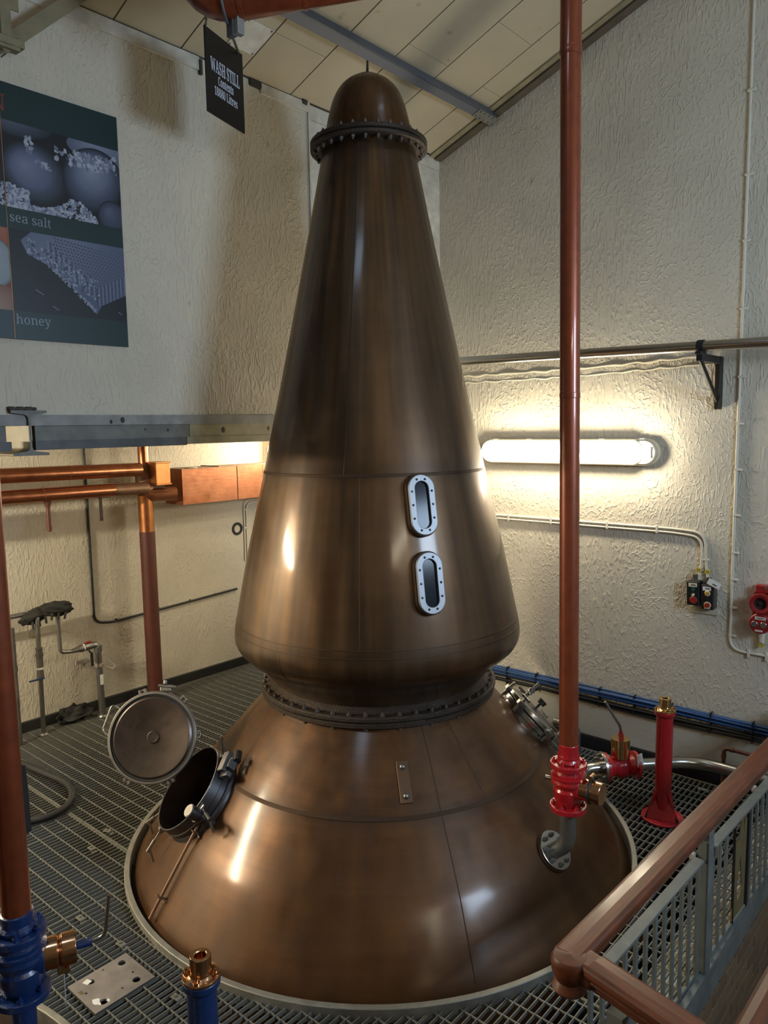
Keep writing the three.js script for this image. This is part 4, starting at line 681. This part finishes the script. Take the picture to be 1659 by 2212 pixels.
  part(w2, 'pipe', [pipe([V(-3.14, 1.0, 0.46), V(-3.13, 0.645, 0.455), V(-3.13, 0.63, 0.36)], 0.0165, 0.03, 14), rod(V(-3.13, 0.63, 0.40), V(-3.13, 0.635, 0.27), 0.012, 0.03), pipe([V(-3.13, 0.635, 0.30), V(-3.12, 0.645, 0.135), V(-3.12, 0.0, 0.125)], 0.0285, 0.05, 18)], M.steelDull);
  part(w2, 'ball_valve', [rod(V(-3.13, 0.635, 0.285), V(-3.13, 0.638, 0.262), 0.036, 0.036, 6), rod(V(-3.13, 0.639, 0.245), V(-3.13, 0.642, 0.185), 0.038, 0.034, 8), cyl(0.034, 0.034, 0.05, 18, -3.12, 0.60, 0.133)], M.steelDull);
  part(w2, 'red_cap', [rbox(0.03, 0.014, 0.05, 0.004, -3.12, 0.678, 0.215)], M.redDull);
  part(w2, 'tape_band', [rod(V(-3.13, 0.637, 0.262), V(-3.13, 0.638, 0.25), 0.032)], M.white);
  part(w2, 'valve_lever', [rbox(0.014, 0.12, 0.024, 0.004, -3.08, 0.535, 0.212), rod(V(-3.12, 0.60, 0.212), V(-3.08, 0.585, 0.212), 0.008)], M.black);
  part(w2, 'pipe_clamp', [rod(V(-3.31, 0.46, 0.128), V(-3.12, 0.46, 0.128), 0.010), cyl(0.034, 0.034, 0.03, 20, -3.12, 0.46, 0.128), rbox(0.02, 0.04, 0.11, 0.004, -3.29, 0.47, 0.20), pipe([V(-3.10, 0.45, 0.10), V(-3.08, 0.40, 0.03), V(-3.08, 0.42, 0.0), V(-3.1, 0.5, 0.06)], 0.006, 0.02, 8)], M.stone);
  part(w2, 'label_strip', [rbox(0.003, 0.09, 0.03, 0.001, -3.0905, 0.33, 0.128)], M.white);
  part(w2, 'foot', [cyl(0.046, 0.04, 0.012, 20, -3.12, 0.006, 0.125)], M.steelDull);
  const w0 = thing('water_pipe', 'thin steel pipe half hidden by the big left-hand pipe', 'pipe', [-3.06, 0, 0.86]);
  part(w0, 'pipe', [rod(V(-3.06, 0, 0.86), V(-3.06, 0.95, 0.86), 0.017)], M.steelDull); part(w0, 'coupling', [cyl(0.023, 0.023, 0.04, 12, -3.06, 0.62, 0.86)], M.steelDull);
  // gloves thrown over the pipes
  const gl = thing('work_gloves', 'dark work gloves draped over the two water pipes', 'gloves', [-3.16, 0.95, 0.52]);
  for (const [cx, cy, cz, sx, sy, sz, tilt] of [[-3.17, 0.985, 0.63, 0.05, 0.055, 0.12, 0.25], [-3.15, 1.015, 0.46, 0.055, 0.06, 0.14, -0.1]]) {
    const g = new THREE.SphereGeometry(1, 30, 20), p = g.attributes.position;
    for (let i = 0; i < p.count; i++) { const v = V().fromBufferAttribute(p, i), k = 1 + 0.35 * noise.noise(v.x * 2 + cz * 9, v.y * 2, v.z * 2) + 0.16 * noise.noise(v.x * 6, v.y * 6 + cz, v.z * 6); v.multiplyScalar(k); p.setXYZ(i, v.x * sx, v.y * sy, v.z * sz); }
    g.computeVertexNormals(); const fingers = [0, 1, 2].map((k) => sweep(fillet([V(0.02, -0.02, -0.06 + 0.05 * k), V(0.045, -0.035, -0.06 + 0.055 * k), V(0.05, -0.085, -0.05 + 0.055 * k)], 0.02), (u) => 0.013 - 0.004 * u, 10));
    part(gl, 'glove', [g, ...fingers].map((q) => q.rotateX(tilt).translate(cx, cy, cz)), M.cloth);
  }
}

// ---------------------------------------------------------------- steel above: lintel beam, beam end, purlin, truss
{
  const Z0 = -1.93, ZA = 0.60, Z1 = 4.5;                               // bluish paint towards the camera, cream beyond a splice
  const t = thing('lintel_beam', 'long painted steel beam carrying the upper left wall', 'beam', [XU, 2.38, 0.6]);
  part(t, 'top_band', [span(XU - 0.15, XU + 0.014, 2.503, 2.558, -0.2, Z1)], M.beamPale);
  part(t, 'top_band', [span(XU - 0.15, XU + 0.013, 2.512, 2.557, Z0, -0.203)], M.beamPale);
  part(t, 'web', [span(XU - 0.04, XU - 0.004, 2.425, 2.505, ZA + 0.002, 1.535)], M.beamPaint);
  part(t, 'web', [span(XU - 0.04, XU - 0.004, 2.425, 2.512, Z0, ZA - 0.002)], M.beamCream);
  part(t, 'web', [span(XU - 0.04, XU - 0.004, 2.425, 2.505, 1.68, Z1)], M.beamPaint);
  part(t, 'lower_flange', [span(XU - 0.12, XU + 0.006, 2.378, 2.426, ZA + 0.03, 1.54)], M.beamDark);
  part(t, 'lower_flange', [span(XU - 0.12, XU + 0.006, 2.384, 2.428, Z0, ZA + 0.026)], M.beamCream);
  part(t, 'lower_flange', [span(XU - 0.12, XU + 0.006, 2.376, 2.424, 1.66, Z1)], M.beamDark);
  for (const [z, y, s] of [[1.12, 2.52, 1], [1.05, 2.53, 1.4], [0.75, 2.47, 0.8], [0.9, 2.475, 0.7], [0.35, 2.465, 1.6], [-0.02, 2.47, 1.2], [-0.06, 2.468, 0.8]]) part(t, 'rust_chip', [new THREE.SphereGeometry(0.008 * s, 8, 6).scale(0.12, 1.5, 0.7 + 0.3 * s).translate(y > 2.505 ? XU + 0.014 : XU - 0.004, y, z)], M.collar);
  // the cut end of a beam that passes under the wall
  const e = thing('beam_end', 'cut end of a rolled steel joist showing its section at the left edge', 'beam', [XU + 0.02, 2.35, 1.565]);
  const s = new THREE.Shape(), H = 0.228, B = 0.088, tw = 0.006;
  s.moveTo(-B, 0); s.lineTo(B, 0); s.quadraticCurveTo(B + 0.008, 0.006, B, 0.013); s.lineTo(0.028, 0.021); s.quadraticCurveTo(tw, 0.026, tw, 0.045); s.lineTo(tw, H - 0.045); s.quadraticCurveTo(tw, H - 0.026, 0.028, H - 0.021); s.lineTo(B, H - 0.013); s.quadraticCurveTo(B + 0.008, H - 0.006, B, H); s.lineTo(-B, H); s.quadraticCurveTo(-B - 0.008, H - 0.006, -B, H - 0.013); s.lineTo(-0.028, H - 0.021); s.quadraticCurveTo(-tw, H - 0.026, -tw, H - 0.045); s.lineTo(-tw, 0.045); s.quadraticCurveTo(-tw, 0.026, -0.028, 0.021); s.lineTo(-B, 0.013); s.quadraticCurveTo(-B - 0.008, 0.006, -B, 0); s.closePath();
  part(e, 'joist', [extrude(s, 1.9, 0, 6).rotateY(Math.PI / 2).translate(XU + 0.03 - 1.9, 2.352, 1.575)], M.joistPaint);
  part(e, 'cut_face', [extrude(s, 0.004, 0, 6).rotateY(Math.PI / 2).translate(XU + 0.028, 2.352, 1.575)], M.beamPaint);
  part(e, 'mortar_crust', [0, 1, 2, 3, 4, 5].map((k) => rbox(0.05, 0.016 + 0.006 * (k % 2), 0.03, 0.005, XU - 0.0, 2.588, 1.545 + 0.022 * k)), M.collar);
  const pu = thing('roof_purlin', 'dark grey steel purlin running under the ceiling panels to the back wall', 'beam', [-0.43, 4.83, 0]);
  const th = Math.atan(RISE), rm = new THREE.Matrix4().makeRotationZ(th).setPosition(-0.425, roofY(-0.425), 0);
  part(pu, 'purlin', [box(0.075, 0.008, 7.4, 0, -0.062, 1.8), box(0.010, 0.066, 7.4, 0.030, -0.033, 1.8), box(0.01, 0.016, 7.4, -0.034, -0.056, 1.8)].map((g) => put(g, rm)), M.purlin);
  const hs = poly([[-0.04, -0.14], [0.04, -0.14], [0.04, 0.14], [-0.04, 0.14]]); for (let k = 0; k < 5; k++) for (const x of [-0.026, 0.026]) hs.holes.push(circle(0.008, x, -0.11 + 0.055 * k));
  part(pu, 'end_plate', [put(extrude(hs, 0.004).rotateX(Math.PI / 2).translate(0.0, -0.068, -1.80), rm)], M.beamPaint);
  const tr = thing('roof_truss', 'olive painted roof truss joint crossing the upper left corner', 'truss', [-0.85, 4.3, 1.55]);
  const a = V(-0.84, 4.285, 1.60), b = V(-0.84, 4.66, 1.20), dd = b.clone().sub(a).normalize(), bm = basis(a.clone().add(b).multiplyScalar(0.5), V(1, 0, 0), dd);
  part(tr, 'brace', [put(rbox(0.062, 0.62, 0.006, 0.001, 0, 0, 0), bm), put(rbox(0.006, 0.62, 0.055, 0.001, 0.030, 0, -0.028), bm)], M.timber);
  part(tr, 'hanger_bar', [rbox(0.03, 0.5, 0.05, 0.003, -0.83, 4.52, 1.605)], M.timber);
  part(tr, 'gusset', [rbox(0.008, 0.07, 0.05, 0.002, -0.822, 4.47, 1.565)], M.timber);
  part(tr, 'shoe', [rbox(0.06, 0.035, 0.13, 0.004, -0.84, 4.292, 1.59), rbox(0.05, 0.02, 0.11, 0.003, -0.84, 4.268, 1.60), cyl(0.01, 0.01, 0.03, 6, -0.82, 4.30, 1.55)], M.timber);
}
// ---------------------------------------------------------------- light fittings
function batten(name, label, p, n, len, cd, up = V(0, 1, 0)) {                   // p: middle of its back, n: where it looks; sealed strip light
  const m = basis(p, n, up), t = thing(name, label, 'light', p.toArray()), R = 0.088;
  const body = stadium(2 * R + 0.006, len + 0.006), shape = stadium(2 * R - 0.012, len - 0.014);
  const lie = (g) => put(g.rotateZ(Math.PI / 2), m);
  part(t, 'base', lie(extrude(body, 0.042, 0.004)), M.cream);
  const lens = part(t, 'lens', lie(extrude(stadium(2 * R - 0.03, len - 0.12), 0.038, 0.012).translate(0, 0.042, 0.046)), M.lens);
  part(t, 'clear_end', lie(extrude(stadium(2 * R - 0.034, 0.2), 0.016, 0.012).translate(0, -len / 2 + 0.118, 0.044)), std([0.66, 0.62, 0.52], 0.25));
  part(t, 'reflector_end', lie(rbox(0.075, 0.03, 0.014, 0.006, 0.0, -len / 2 + 0.045, 0.074)), M.conduit);
  for (let k = 0; k < 5; k++) part(t, 'catch', lie(rbox(0.016, 0.045, 0.03, 0.004, 0.091, -len * 0.42 + len * 0.21 * k, 0.032)), M.white);
  for (let k = 0; k < 5; k++) { const l = new THREE.PointLight(WARM, cd); l.position.copy(V(-len * 0.4 + len * 0.2 * k, 0, 0.155).applyMatrix4(m)); l.shadow.radius = 1.6; l.name = 'tube_light'; scene.add(l); }
  return t;
}
batten('strip_light', 'bright sealed strip light on the back wall right of the still', V(0.217, 2.258, ZW), V(0, 0, 1), 1.43, LAMP.tube);
batten('strip_light', 'second strip light on the back wall mostly hidden behind the still', V(-2.43, 2.235, ZW), V(0, 0, 1), 1.43, LAMP.recess);
batten('strip_light', 'strip light under the beam outside the left of the picture', V(-2.3, 2.598, 3.5), V(0, -1, 0), 1.43, LAMP.left, V(1, 0, 0));
batten('strip_light', 'strip light on the right-hand wall behind the railing', V(XE, 3.3, 2.6), V(-1, 0, 0), 1.43, LAMP.front);
// ---------------------------------------------------------------- things on the back wall
{
  const yr = (x) => 2.925 - 0.0 * x, Z = -1.58;
  const r = thing('steam_pipe', 'polished steel pipe running level along the back wall above the light', 'pipe', [0.5, 2.93, Z]);
  part(r, 'pipe', rod(V(-0.9, 2.965, Z), V(2.8, 2.905, Z), 0.033, 0.033, 32), M.steel);
  const k = thing('wall_bracket', 'black triangular steel bracket clamped round the steel pipe', 'bracket', [1.306, 2.56, ZW]);
  const x = 1.315;
  part(k, 'upright', [rbox(0.048, 0.34, 0.012, 0.002, x, 2.715, ZW + 0.012), rbox(0.008, 0.34, 0.05, 0.002, x + 0.02, 2.715, ZW + 0.03)], M.black);
  part(k, 'arm', [rbox(0.04, 0.045, 0.39, 0.003, x, 2.862, ZW + 0.2)], M.black);
  part(k, 'brace', [rod(V(x, 2.845, ZW + 0.37), V(x, 2.60, ZW + 0.03), 0.0125, 0.0125, 6)], M.black);
  part(k, 'pipe_clamp', [put(lathe([[0.033, -0.02], [0.040, -0.02], [0.040, 0.02], [0.033, 0.02]], 32).rotateX(Math.PI / 2), basis(V(x, 2.929, Z), V(1, 0, 0))), rbox(0.04, 0.02, 0.10, 0.003, x, 2.888, Z)], M.black);
  // cable runs
  const run = (label, pts, rad, bend, clips, mat = M.conduit) => { const t = thing('wall_conduit', label, 'cable', pts[0].toArray()); part(t, 'conduit', [pipe(pts, rad, bend, 10)], mat); for (const [cx, cy, up] of clips) part(t, 'saddle', [up ? rbox(0.05, 0.016, 0.016, 0.003, cx + 0.012, cy, ZW + 0.012) : rbox(0.016, 0.055, 0.018, 0.003, cx, cy, ZW + 0.012)], mat); return t; };
  run('cream conduit dropping down the back wall and bending right below the red alarm', [V(1.451, 5.1, ZW + 0.01), V(1.445, 3.0, ZW + 0.01), V(1.44, 0.94, ZW + 0.01), V(2.6, 0.93, ZW + 0.01)], 0.0095, 0.09, [4.5, 4.0, 3.6, 3.18, 2.75, 2.45, 2.15, 1.85, 1.6, 1.42, 1.23, 1.04].map((y) => [1.445, y, 1]).concat([[1.56, 0.935, 0], [1.67, 0.933, 0]]));
  run('upper one of two cream cables running to the push-button boxes', [V(-0.7, 1.735, ZW + 0.012), V(1.06, 1.73, ZW + 0.012), V(1.262, 1.715, ZW + 0.012), V(1.268, 1.53, ZW + 0.012), V(1.285, 1.40, ZW + 0.012)], 0.0085, 0.14, [[-0.28, 1.722, 0], [0.10, 1.722, 0], [0.56, 1.72, 0], [0.93, 1.718, 0], [1.255, 1.535, 1]]);
  run('lower one of two cream cables running to the push-button boxes', [V(-0.7, 1.708, ZW + 0.012), V(1.05, 1.703, ZW + 0.012), V(1.238, 1.685, ZW + 0.012), V(1.245, 1.53, ZW + 0.012), V(1.222, 1.40, ZW + 0.012)], 0.0085, 0.14, []);
  // bundled cables low on the wall
  const blue = thing('cable_bundle', 'bundle of blue and black cables tied along the foot of the back wall', 'cables', [0.5, 0.44, ZW + 0.03]), blk = blue;
  for (let i = 0; i < 11; i++) {
    const isB = i < 7, y0 = isB ? 0.466 - 0.0088 * i : 0.398 - 0.0135 * (i - 7), z0 = ZW + 0.018 + 0.013 * (i % 3), ph = rnd() * 6;
    const pts = []; for (let k = 0; k <= 40; k++) { const xx = -3.0 + k * 0.18, s = (isB ? 0.004 : 0.007) * Math.sin(xx * 2.3 + ph) - (isB ? 0 : 0.010 * Math.abs(Math.sin(xx * 1.9))); pts.push(V(xx * 0.98, y0 + s, z0 + 0.002 * Math.sin(xx * 3 + ph))); }
    part(isB ? blue : blk, 'cable', sweep(new THREE.CatmullRomCurve3(pts).getPoints(100), isB ? 0.0078 : 0.0085, 8), isB ? M.cableBlue : M.rubber);
  }
  for (let k = 0; k < 12; k++) part(blk, 'cable_tie', [rbox(0.007, 0.145, 0.05, 0.002, -0.55 + 0.27 * k, 0.41, ZW + 0.026)], M.black);
  // push-button boxes
  function pushBox(label, x0, y0, w, h, tilt, setting) {
    const t = thing('push_button_box', label, 'switch', [x0, y0, ZW]), m = new THREE.Matrix4().makeRotationZ(tilt).setPosition(x0, y0 + h / 2, ZW);
    const A = (g) => put(g, m), D = 0.075;
    part(t, 'housing', A(rbox(w, h, D, 0.006, 0, 0, D / 2)), M.black);
    part(t, 'cable_gland', [A(cyl(0.013, 0.017, 0.045, 12, 0.0, h / 2 + 0.02, 0.03)), A(cyl(0.019, 0.019, 0.016, 6, 0.0, h / 2 + 0.008, 0.03))], setting.gland);
    part(t, 'name_label', A(box(w * 0.66, 0.026, 0.002, 0, h / 2 - 0.024, D + 0.001)), setting.label);
    part(t, 'label_text', A(box(w * 0.34, 0.006, 0.001, 0.004, h / 2 - 0.024, D + 0.0025)), M.black);
    for (const [y, r, mat, ring] of setting.buttons) { if (ring) part(t, 'button_ring', A(new THREE.TorusGeometry(r + 0.004, 0.0045, 8, 28).translate(0.004, y, D + 0.003)), ring); part(t, 'button', A(cyl(r, r, 0.016, 24).rotateX(Math.PI / 2).translate(0.004, y, D + 0.007)), mat); }
    if (setting.foot) part(t, 'foot_label', A(box(w * 0.45, 0.012, 0.002, 0.0, -h / 2 + 0.012, D + 0.001)), M.white);
    return t;
  }
  const redBtn = std([0.36, 0.02, 0.012], 0.35), amber = std([0.55, 0.30, 0.05], 0.4), green = std([0.01, 0.09, 0.05], 0.4), rim = std([0.62, 0.52, 0.32], 0.4);
  pushBox('left black push-button box with one red button below a white one', 1.210, 1.222, 0.085, 0.166, 0.03, { gland: M.bolt, label: M.cream, buttons: [[0.03, 0.012, green], [-0.008, 0.009, M.cream], [-0.044, 0.017, redBtn, std([0.3, 0.06, 0.03], 0.4)]] });
  const pb = pushBox('right black push-button box with an amber button and a ringed red button', 1.303, 1.206, 0.082, 0.168, 0.03, { gland: M.black, label: M.white, foot: 1, buttons: [[0.028, 0.011, amber, rim], [-0.012, 0.010, M.black], [-0.052, 0.015, redBtn, rim]] });
  part(pb, 'door_edge', [rbox(0.012, 0.16, 0.068, 0.004, 1.342, 1.292, ZW + 0.036)], M.steelDark);
  const tg = thing('paper_tag', 'white paper tag tied above the right push-button box', 'tag', [1.35, 1.39, ZW + 0.09]);
  part(tg, 'tag', [rbox(0.086, 0.043, 0.002, 0.001).rotateZ(-0.42).translate(1.352, 1.392, ZW + 0.095)], M.white);
  part(tg, 'print', [box(0.028, 0.008, 0.001).rotateZ(-0.42).translate(1.356, 1.385, ZW + 0.0967)], M.steelDull);
  const disc = (label, x, y) => { const t = thing('cable_tag', label, 'tag', [x, y, ZW + 0.03]); part(t, 'disc', [cyl(0.019, 0.019, 0.004, 6).rotateX(Math.PI / 2).translate(x, y, ZW + 0.032)], M.tagYellow); part(t, 'stamp', [new THREE.TorusGeometry(0.010, 0.0012, 5, 18).translate(x, y, ZW + 0.0345), box(0.012, 0.002, 0.001, x, y, ZW + 0.0345)], M.ochre); part(t, 'tie', [rod(V(x + 0.008, y + 0.006, ZW + 0.03), V(x + 0.03, y + 0.004, ZW + 0.028), 0.0014, 0.0014, 6)], M.black); };
  disc('yellow cable tag above the left push-button box', 1.228, 1.462); disc('yellow cable tag above the right push-button box', 1.288, 1.456); disc('yellow cable tag hanging below the red alarm', 1.640, 1.012);
  // red alarm
  const al = thing('fire_alarm', 'red wall sounder with a call unit below it at the right edge', 'alarm', [1.64, 1.1, ZW]);
  const al_x = 1.655;
  part(al, 'mount', [rbox(0.12, 0.05, 0.06, 0.006, al_x + 0.005, 1.385, ZW + 0.03), rbox(0.14, 0.13, 0.04, 0.006, al_x, 1.30, ZW + 0.02), rbox(0.14, 0.10, 0.04, 0.006, al_x - 0.004, 1.185, ZW + 0.02)], M.redDull);
  part(al, 'sounder_horn', [lathe([[0.03, 0.0], [0.058, 0.02], [0.068, 0.085], [0.066, 0.092], [0.058, 0.094], [0.038, 0.088], [0.034, 0.05], [0.0, 0.048]], 48).rotateX(Math.PI / 2).translate(al_x - 0.012, 1.300, ZW + 0.02)], M.redDull);
  part(al, 'horn_throat', [lathe([[0.036, 0.082], [0.030, 0.06], [0.014, 0.06], [0.012, 0.078], [0, 0.078]], 40).rotateX(Math.PI / 2).translate(al_x - 0.012, 1.300, ZW + 0.021)], M.collar);
  part(al, 'call_unit', [lathe([[0.05, 0.0], [0.066, 0.01], [0.066, 0.078], [0.060, 0.084], [0, 0.084]], 48).rotateX(Math.PI / 2).translate(al_x - 0.012, 1.168, ZW + 0.02)], M.redDull);
  for (const dx of [-0.030, 0.024]) { part(al, 'button_ring', [new THREE.TorusGeometry(0.017, 0.0045, 8, 26).translate(al_x - 0.012 + dx, 1.162, ZW + 0.105)], M.steel); part(al, 'button', [cyl(0.0145, 0.0145, 0.008, 22).rotateX(Math.PI / 2).translate(al_x - 0.012 + dx, 1.162, ZW + 0.106)], M.steelDull); }
  part(al, 'label_plate', [box(0.066, 0.020, 0.002, al_x - 0.008, 1.205, ZW + 0.105), box(0.046, 0.012, 0.002, al_x - 0.014, 1.122, ZW + 0.105)], std([0.6, 0.5, 0.42], 0.5));
  part(al, 'label_text', [box(0.04, 0.004, 0.001, al_x - 0.008, 1.205, ZW + 0.1068)], M.black);
  part(al, 'screw', [cyl(0.009, 0.009, 0.02, 6, al_x + 0.008, 1.40, ZW + 0.055)], M.steel);
  part(al, 'cable_gland', [cyl(0.014, 0.020, 0.075, 16, al_x - 0.012, 1.065, ZW + 0.03)], M.conduit);
}
// ---------------------------------------------------------------- poster boards on the upper left wall
function posterTexture(paint, w = 512, h = 980) {
  const cv = document.createElement('canvas'); cv.width = w; cv.height = h; const g = cv.getContext('2d');
  g.fillStyle = '#16413f'; g.fillRect(0, 0, w, h); paint(g, w, h);
  const t = new THREE.CanvasTexture(cv); t.colorSpace = THREE.SRGBColorSpace; return t;
}
{
  let s2 = 11; const q = () => { s2 = (s2 * 1664525 + 1013904223) >>> 0; return s2 / 4294967296; };
  const clip = (g, x, y, w, h, fn) => { g.save(); g.beginPath(); g.rect(x, y, w, h); g.clip(); fn(); g.restore(); };
  const ball = (g, x, y, rx, ry, stops, rot = 0, hx = -0.3, hy = -0.35) => { g.save(); g.translate(x, y); g.rotate(rot); g.scale(1, ry / rx); const gr = g.createRadialGradient(hx * rx, hy * rx, rx * 0.05, 0, 0, rx); stops.forEach(([o, c]) => gr.addColorStop(o, c)); g.fillStyle = gr; g.beginPath(); g.arc(0, 0, rx, 0, 7); g.fill(); g.restore(); };
  const flakes = (g, n, xf, yf, r0, r1, cols) => { for (let i = 0; i < n; i++) { const x = xf(), y = yf(x), r = r0 + (r1 - r0) * q(); g.fillStyle = cols[Math.floor(q() * cols.length)]; g.beginPath(); for (let k = 0; k < 6; k++) { const a = k * 1.047 + q() * 0.7, R = r * (0.55 + 0.6 * q()); g.lineTo(x + R * Math.cos(a), y + R * Math.sin(a)); } g.fill(); } };
  const speck = (g, x, y, w, h, n, a) => { for (let i = 0; i < n; i++) { g.fillStyle = q() < 0.5 ? `rgba(255,255,255,${a})` : `rgba(0,0,0,${a})`; g.fillRect(x + q() * w, y + q() * h, 1.5, 1.5); } };
  const SALT = ['#dfe6f4', '#f2f5fc', '#b9c3d6', '#98a4ba'];
  const right = posterTexture((g, W, H) => {
    const y1 = H * 0.143, h1 = H * 0.336, y2 = H * 0.563, h2 = H * 0.325;
    clip(g, 0, y1, W, h1, () => {
      g.fillStyle = '#101218'; g.fillRect(0, y1, W, h1);
      ball(g, 60, y1 - 10, 150, 62, [[0, '#8992ab'], [0.7, '#5b6476'], [1, '#2c3a42']]);
      ball(g, 440, y1 + 20, 170, 60, [[0, '#b9c2d8'], [1, '#77829c']]);
      ball(g, 125, y1 + 178, 138, 118, [[0, '#a7b0cc'], [0.55, '#7b86a6'], [0.85, '#3f4a58'], [1, '#1a2226']], 0.25, -0.35, -0.1);
      ball(g, 385, y1 + 150, 148, 128, [[0, '#c9d2e4'], [0.5, '#8b98b2'], [0.85, '#4d586e'], [1, '#20252f']], -0.5, 0.1, -0.4);
      ball(g, 470, y1 + 288, 75, 70, [[0, '#7c86a0'], [0.7, '#525c74'], [1, '#22262f']]);
      flakes(g, 120, () => 215 + q() * 280, (x) => y1 + 55 + q() * 65 - (x - 220) * 0.06, 4, 13, SALT);
      flakes(g, 26, () => 92 + q() * 26, () => y1 + 40 + q() * 62, 4, 12, SALT); flakes(g, 22, () => 128 + q() * 66, (x) => y1 + 108 + q() * 26 + (x - 128) * 0.4, 4, 11, SALT);
      flakes(g, 260, () => q() * 90, (x) => y1 + 238 + q() * 90 + x * 0.2, 4, 12, SALT); flakes(g, 300, () => 60 + q() * 330, (x) => y1 + 330 - q() * (20 + 62 * Math.exp(-Math.pow((x - 290) / 70, 2))), 4, 11, SALT);
      speck(g, 0, y1, W, h1, 5000, 0.05);
    });
    clip(g, 0, y2, W, h2, () => {
      g.fillStyle = '#141a22'; g.fillRect(0, y2, W, h2);
      const comb = [[90, 0], [512, -10], [512, 205], [390, 262], [365, 300], [250, 190], [150, 120], [70, 90], [45, 40]];
      g.beginPath(); comb.forEach(([x, y], i) => (i ? g.lineTo(x, y2 + y) : g.moveTo(x, y2 + y))); g.closePath(); const gr = g.createLinearGradient(0, y2, 300, y2 + 280); gr.addColorStop(0, '#7f8aa4'); gr.addColorStop(0.5, '#97a2bc'); gr.addColorStop(1, '#6f7c98'); g.fillStyle = gr; g.fill(); g.save(); g.clip();
      for (let r = 0; r < 13; r++) for (let c = 0; c < 26; c++) { const x = 190 + c * 15 + (r % 2) * 7 - r * 3, y = y2 + 8 + r * 13 + c * 1.6; ball(g, x, y, 7, 5, [[0, '#4d5872'], [0.7, '#6d7893'], [1, '#b4bed3']], 0.3, 0.2, 0.3); }
      for (let c = 0; c < 20; c++) { g.fillStyle = c % 2 ? '#a3adc5' : '#566280'; g.fillRect(370 + c * 9, y2 + 190 - c * 4.5, 5, 80); g.fillRect(366 - c * 11, y2 + 190 - c * 9, 6, 60); }
      flakes(g, 260, () => 60 + q() * 320, (x) => y2 + 20 + q() * 90 + (x - 60) * 0.42, 3, 9, ['#cdd6e8', '#b3bdd2', '#5d6880', '#8792aa']); g.restore();
      flakes(g, 90, () => 150 + q() * 215, (x) => y2 + 108 + (x - 150) * 0.82 + q() * 14, 2, 7, ['#cfd8ea', '#aab5cb']);
      g.strokeStyle = '#c3cbd9'; g.lineWidth = 3; for (const [x, y, l] of [[95, 225, 34], [165, 285, 26], [470, 280, 18]]) { g.beginPath(); g.moveTo(x, y2 + y); g.lineTo(x + l, y2 + y + l * 0.55); g.stroke(); }
      speck(g, 0, y2, W, h2, 5000, 0.05);
    });
    g.fillStyle = '#b9c1c8'; g.font = '50px serif'; g.textAlign = 'left'; g.fillText('sea salt', 6, H * 0.487 + 46); g.fillText('honey', 4, H * 0.892 + 46);
    g.fillStyle = '#b4522e'; g.font = '88px serif'; g.textAlign = 'right'; g.fillText('N', 24, H * 0.112);
  });
  const left = posterTexture((g, W, H) => {
    const y1 = H * 0.143, h1 = H * 0.336, y2 = H * 0.563, h2 = H * 0.325;
    clip(g, 0, y1, W, h1, () => { g.fillStyle = '#14131a'; g.fillRect(0, y1, W, h1); flakes(g, 400, () => 180 + q() * 332, (x) => y1 + 240 + q() * 90, 3, 8, SALT); });
    clip(g, 0, y2, W, h2, () => { g.fillStyle = '#b0472c'; g.fillRect(0, y2, W, h2); ball(g, 470, y2 + 20, 90, 60, [[0, '#e79a72'], [1, '#c05a34']]); ball(g, 442, y2 + 140, 92, 98, [[0, '#d9e2e0'], [0.9, '#b7c6c6'], [1, '#7f9a9a']]); ball(g, 440, y2 + 330, 150, 110, [[0, '#d9b39a'], [1, '#a86a4c']]); ball(g, 200, y2 + 160, 130, 120, [[0, '#d9e2e0'], [1, '#b7c6c6']]); speck(g, 0, y2, W, h2, 3000, 0.06); });
    g.fillStyle = '#b4522e'; g.font = '88px serif'; g.textAlign = 'right'; g.fillText('N', W + 24, H * 0.112);
  });
  const back = std([0.05, 0.045, 0.04], 0.6), boards = [['poster_board', 'green display board with photographs captioned sea salt and honey', 0.99, 1.607, right], ['poster_board', 'edge of the neighbouring green board with an orange photograph', 1.612, 2.23, left]];
  for (const [n, l, z0, z1, tex] of boards) {
    const t = thing(n, l, 'poster', [XU, 2.93, (z0 + z1) / 2]), y0 = 2.933, y1 = 4.15;
    part(t, 'board', [span(XU + 0.002, XU + 0.016, y0, y1, z0, z1)], back);
    part(t, 'print', new THREE.PlaneGeometry(z1 - z0 - 0.002, y1 - y0 - 0.002).rotateY(Math.PI / 2).translate(XU + 0.0165, (y0 + y1) / 2, (z0 + z1) / 2), std([0.42, 0.43, 0.47], 0.45, 0, { map: tex }), { keep: true });
    part(t, 'edge_strip', [span(XU + 0.002, XU + 0.018, y0, y1 - 0.1, z0 > 1.5 ? z0 - 0.005 : z1, z0 > 1.5 ? z0 + 0.001 : z1 + 0.001)], M.copperDull);
  }
}
scene.traverse((o) => { if (o.isMesh) { o.castShadow = true; o.receiveShadow = true; } if (o.isLight && o.shadow) { o.castShadow = true; if (o.shadow.mapSize) o.shadow.mapSize.set(1024, 1024); o.shadow.bias = -0.0005; } });
renderer.render(scene, camera);
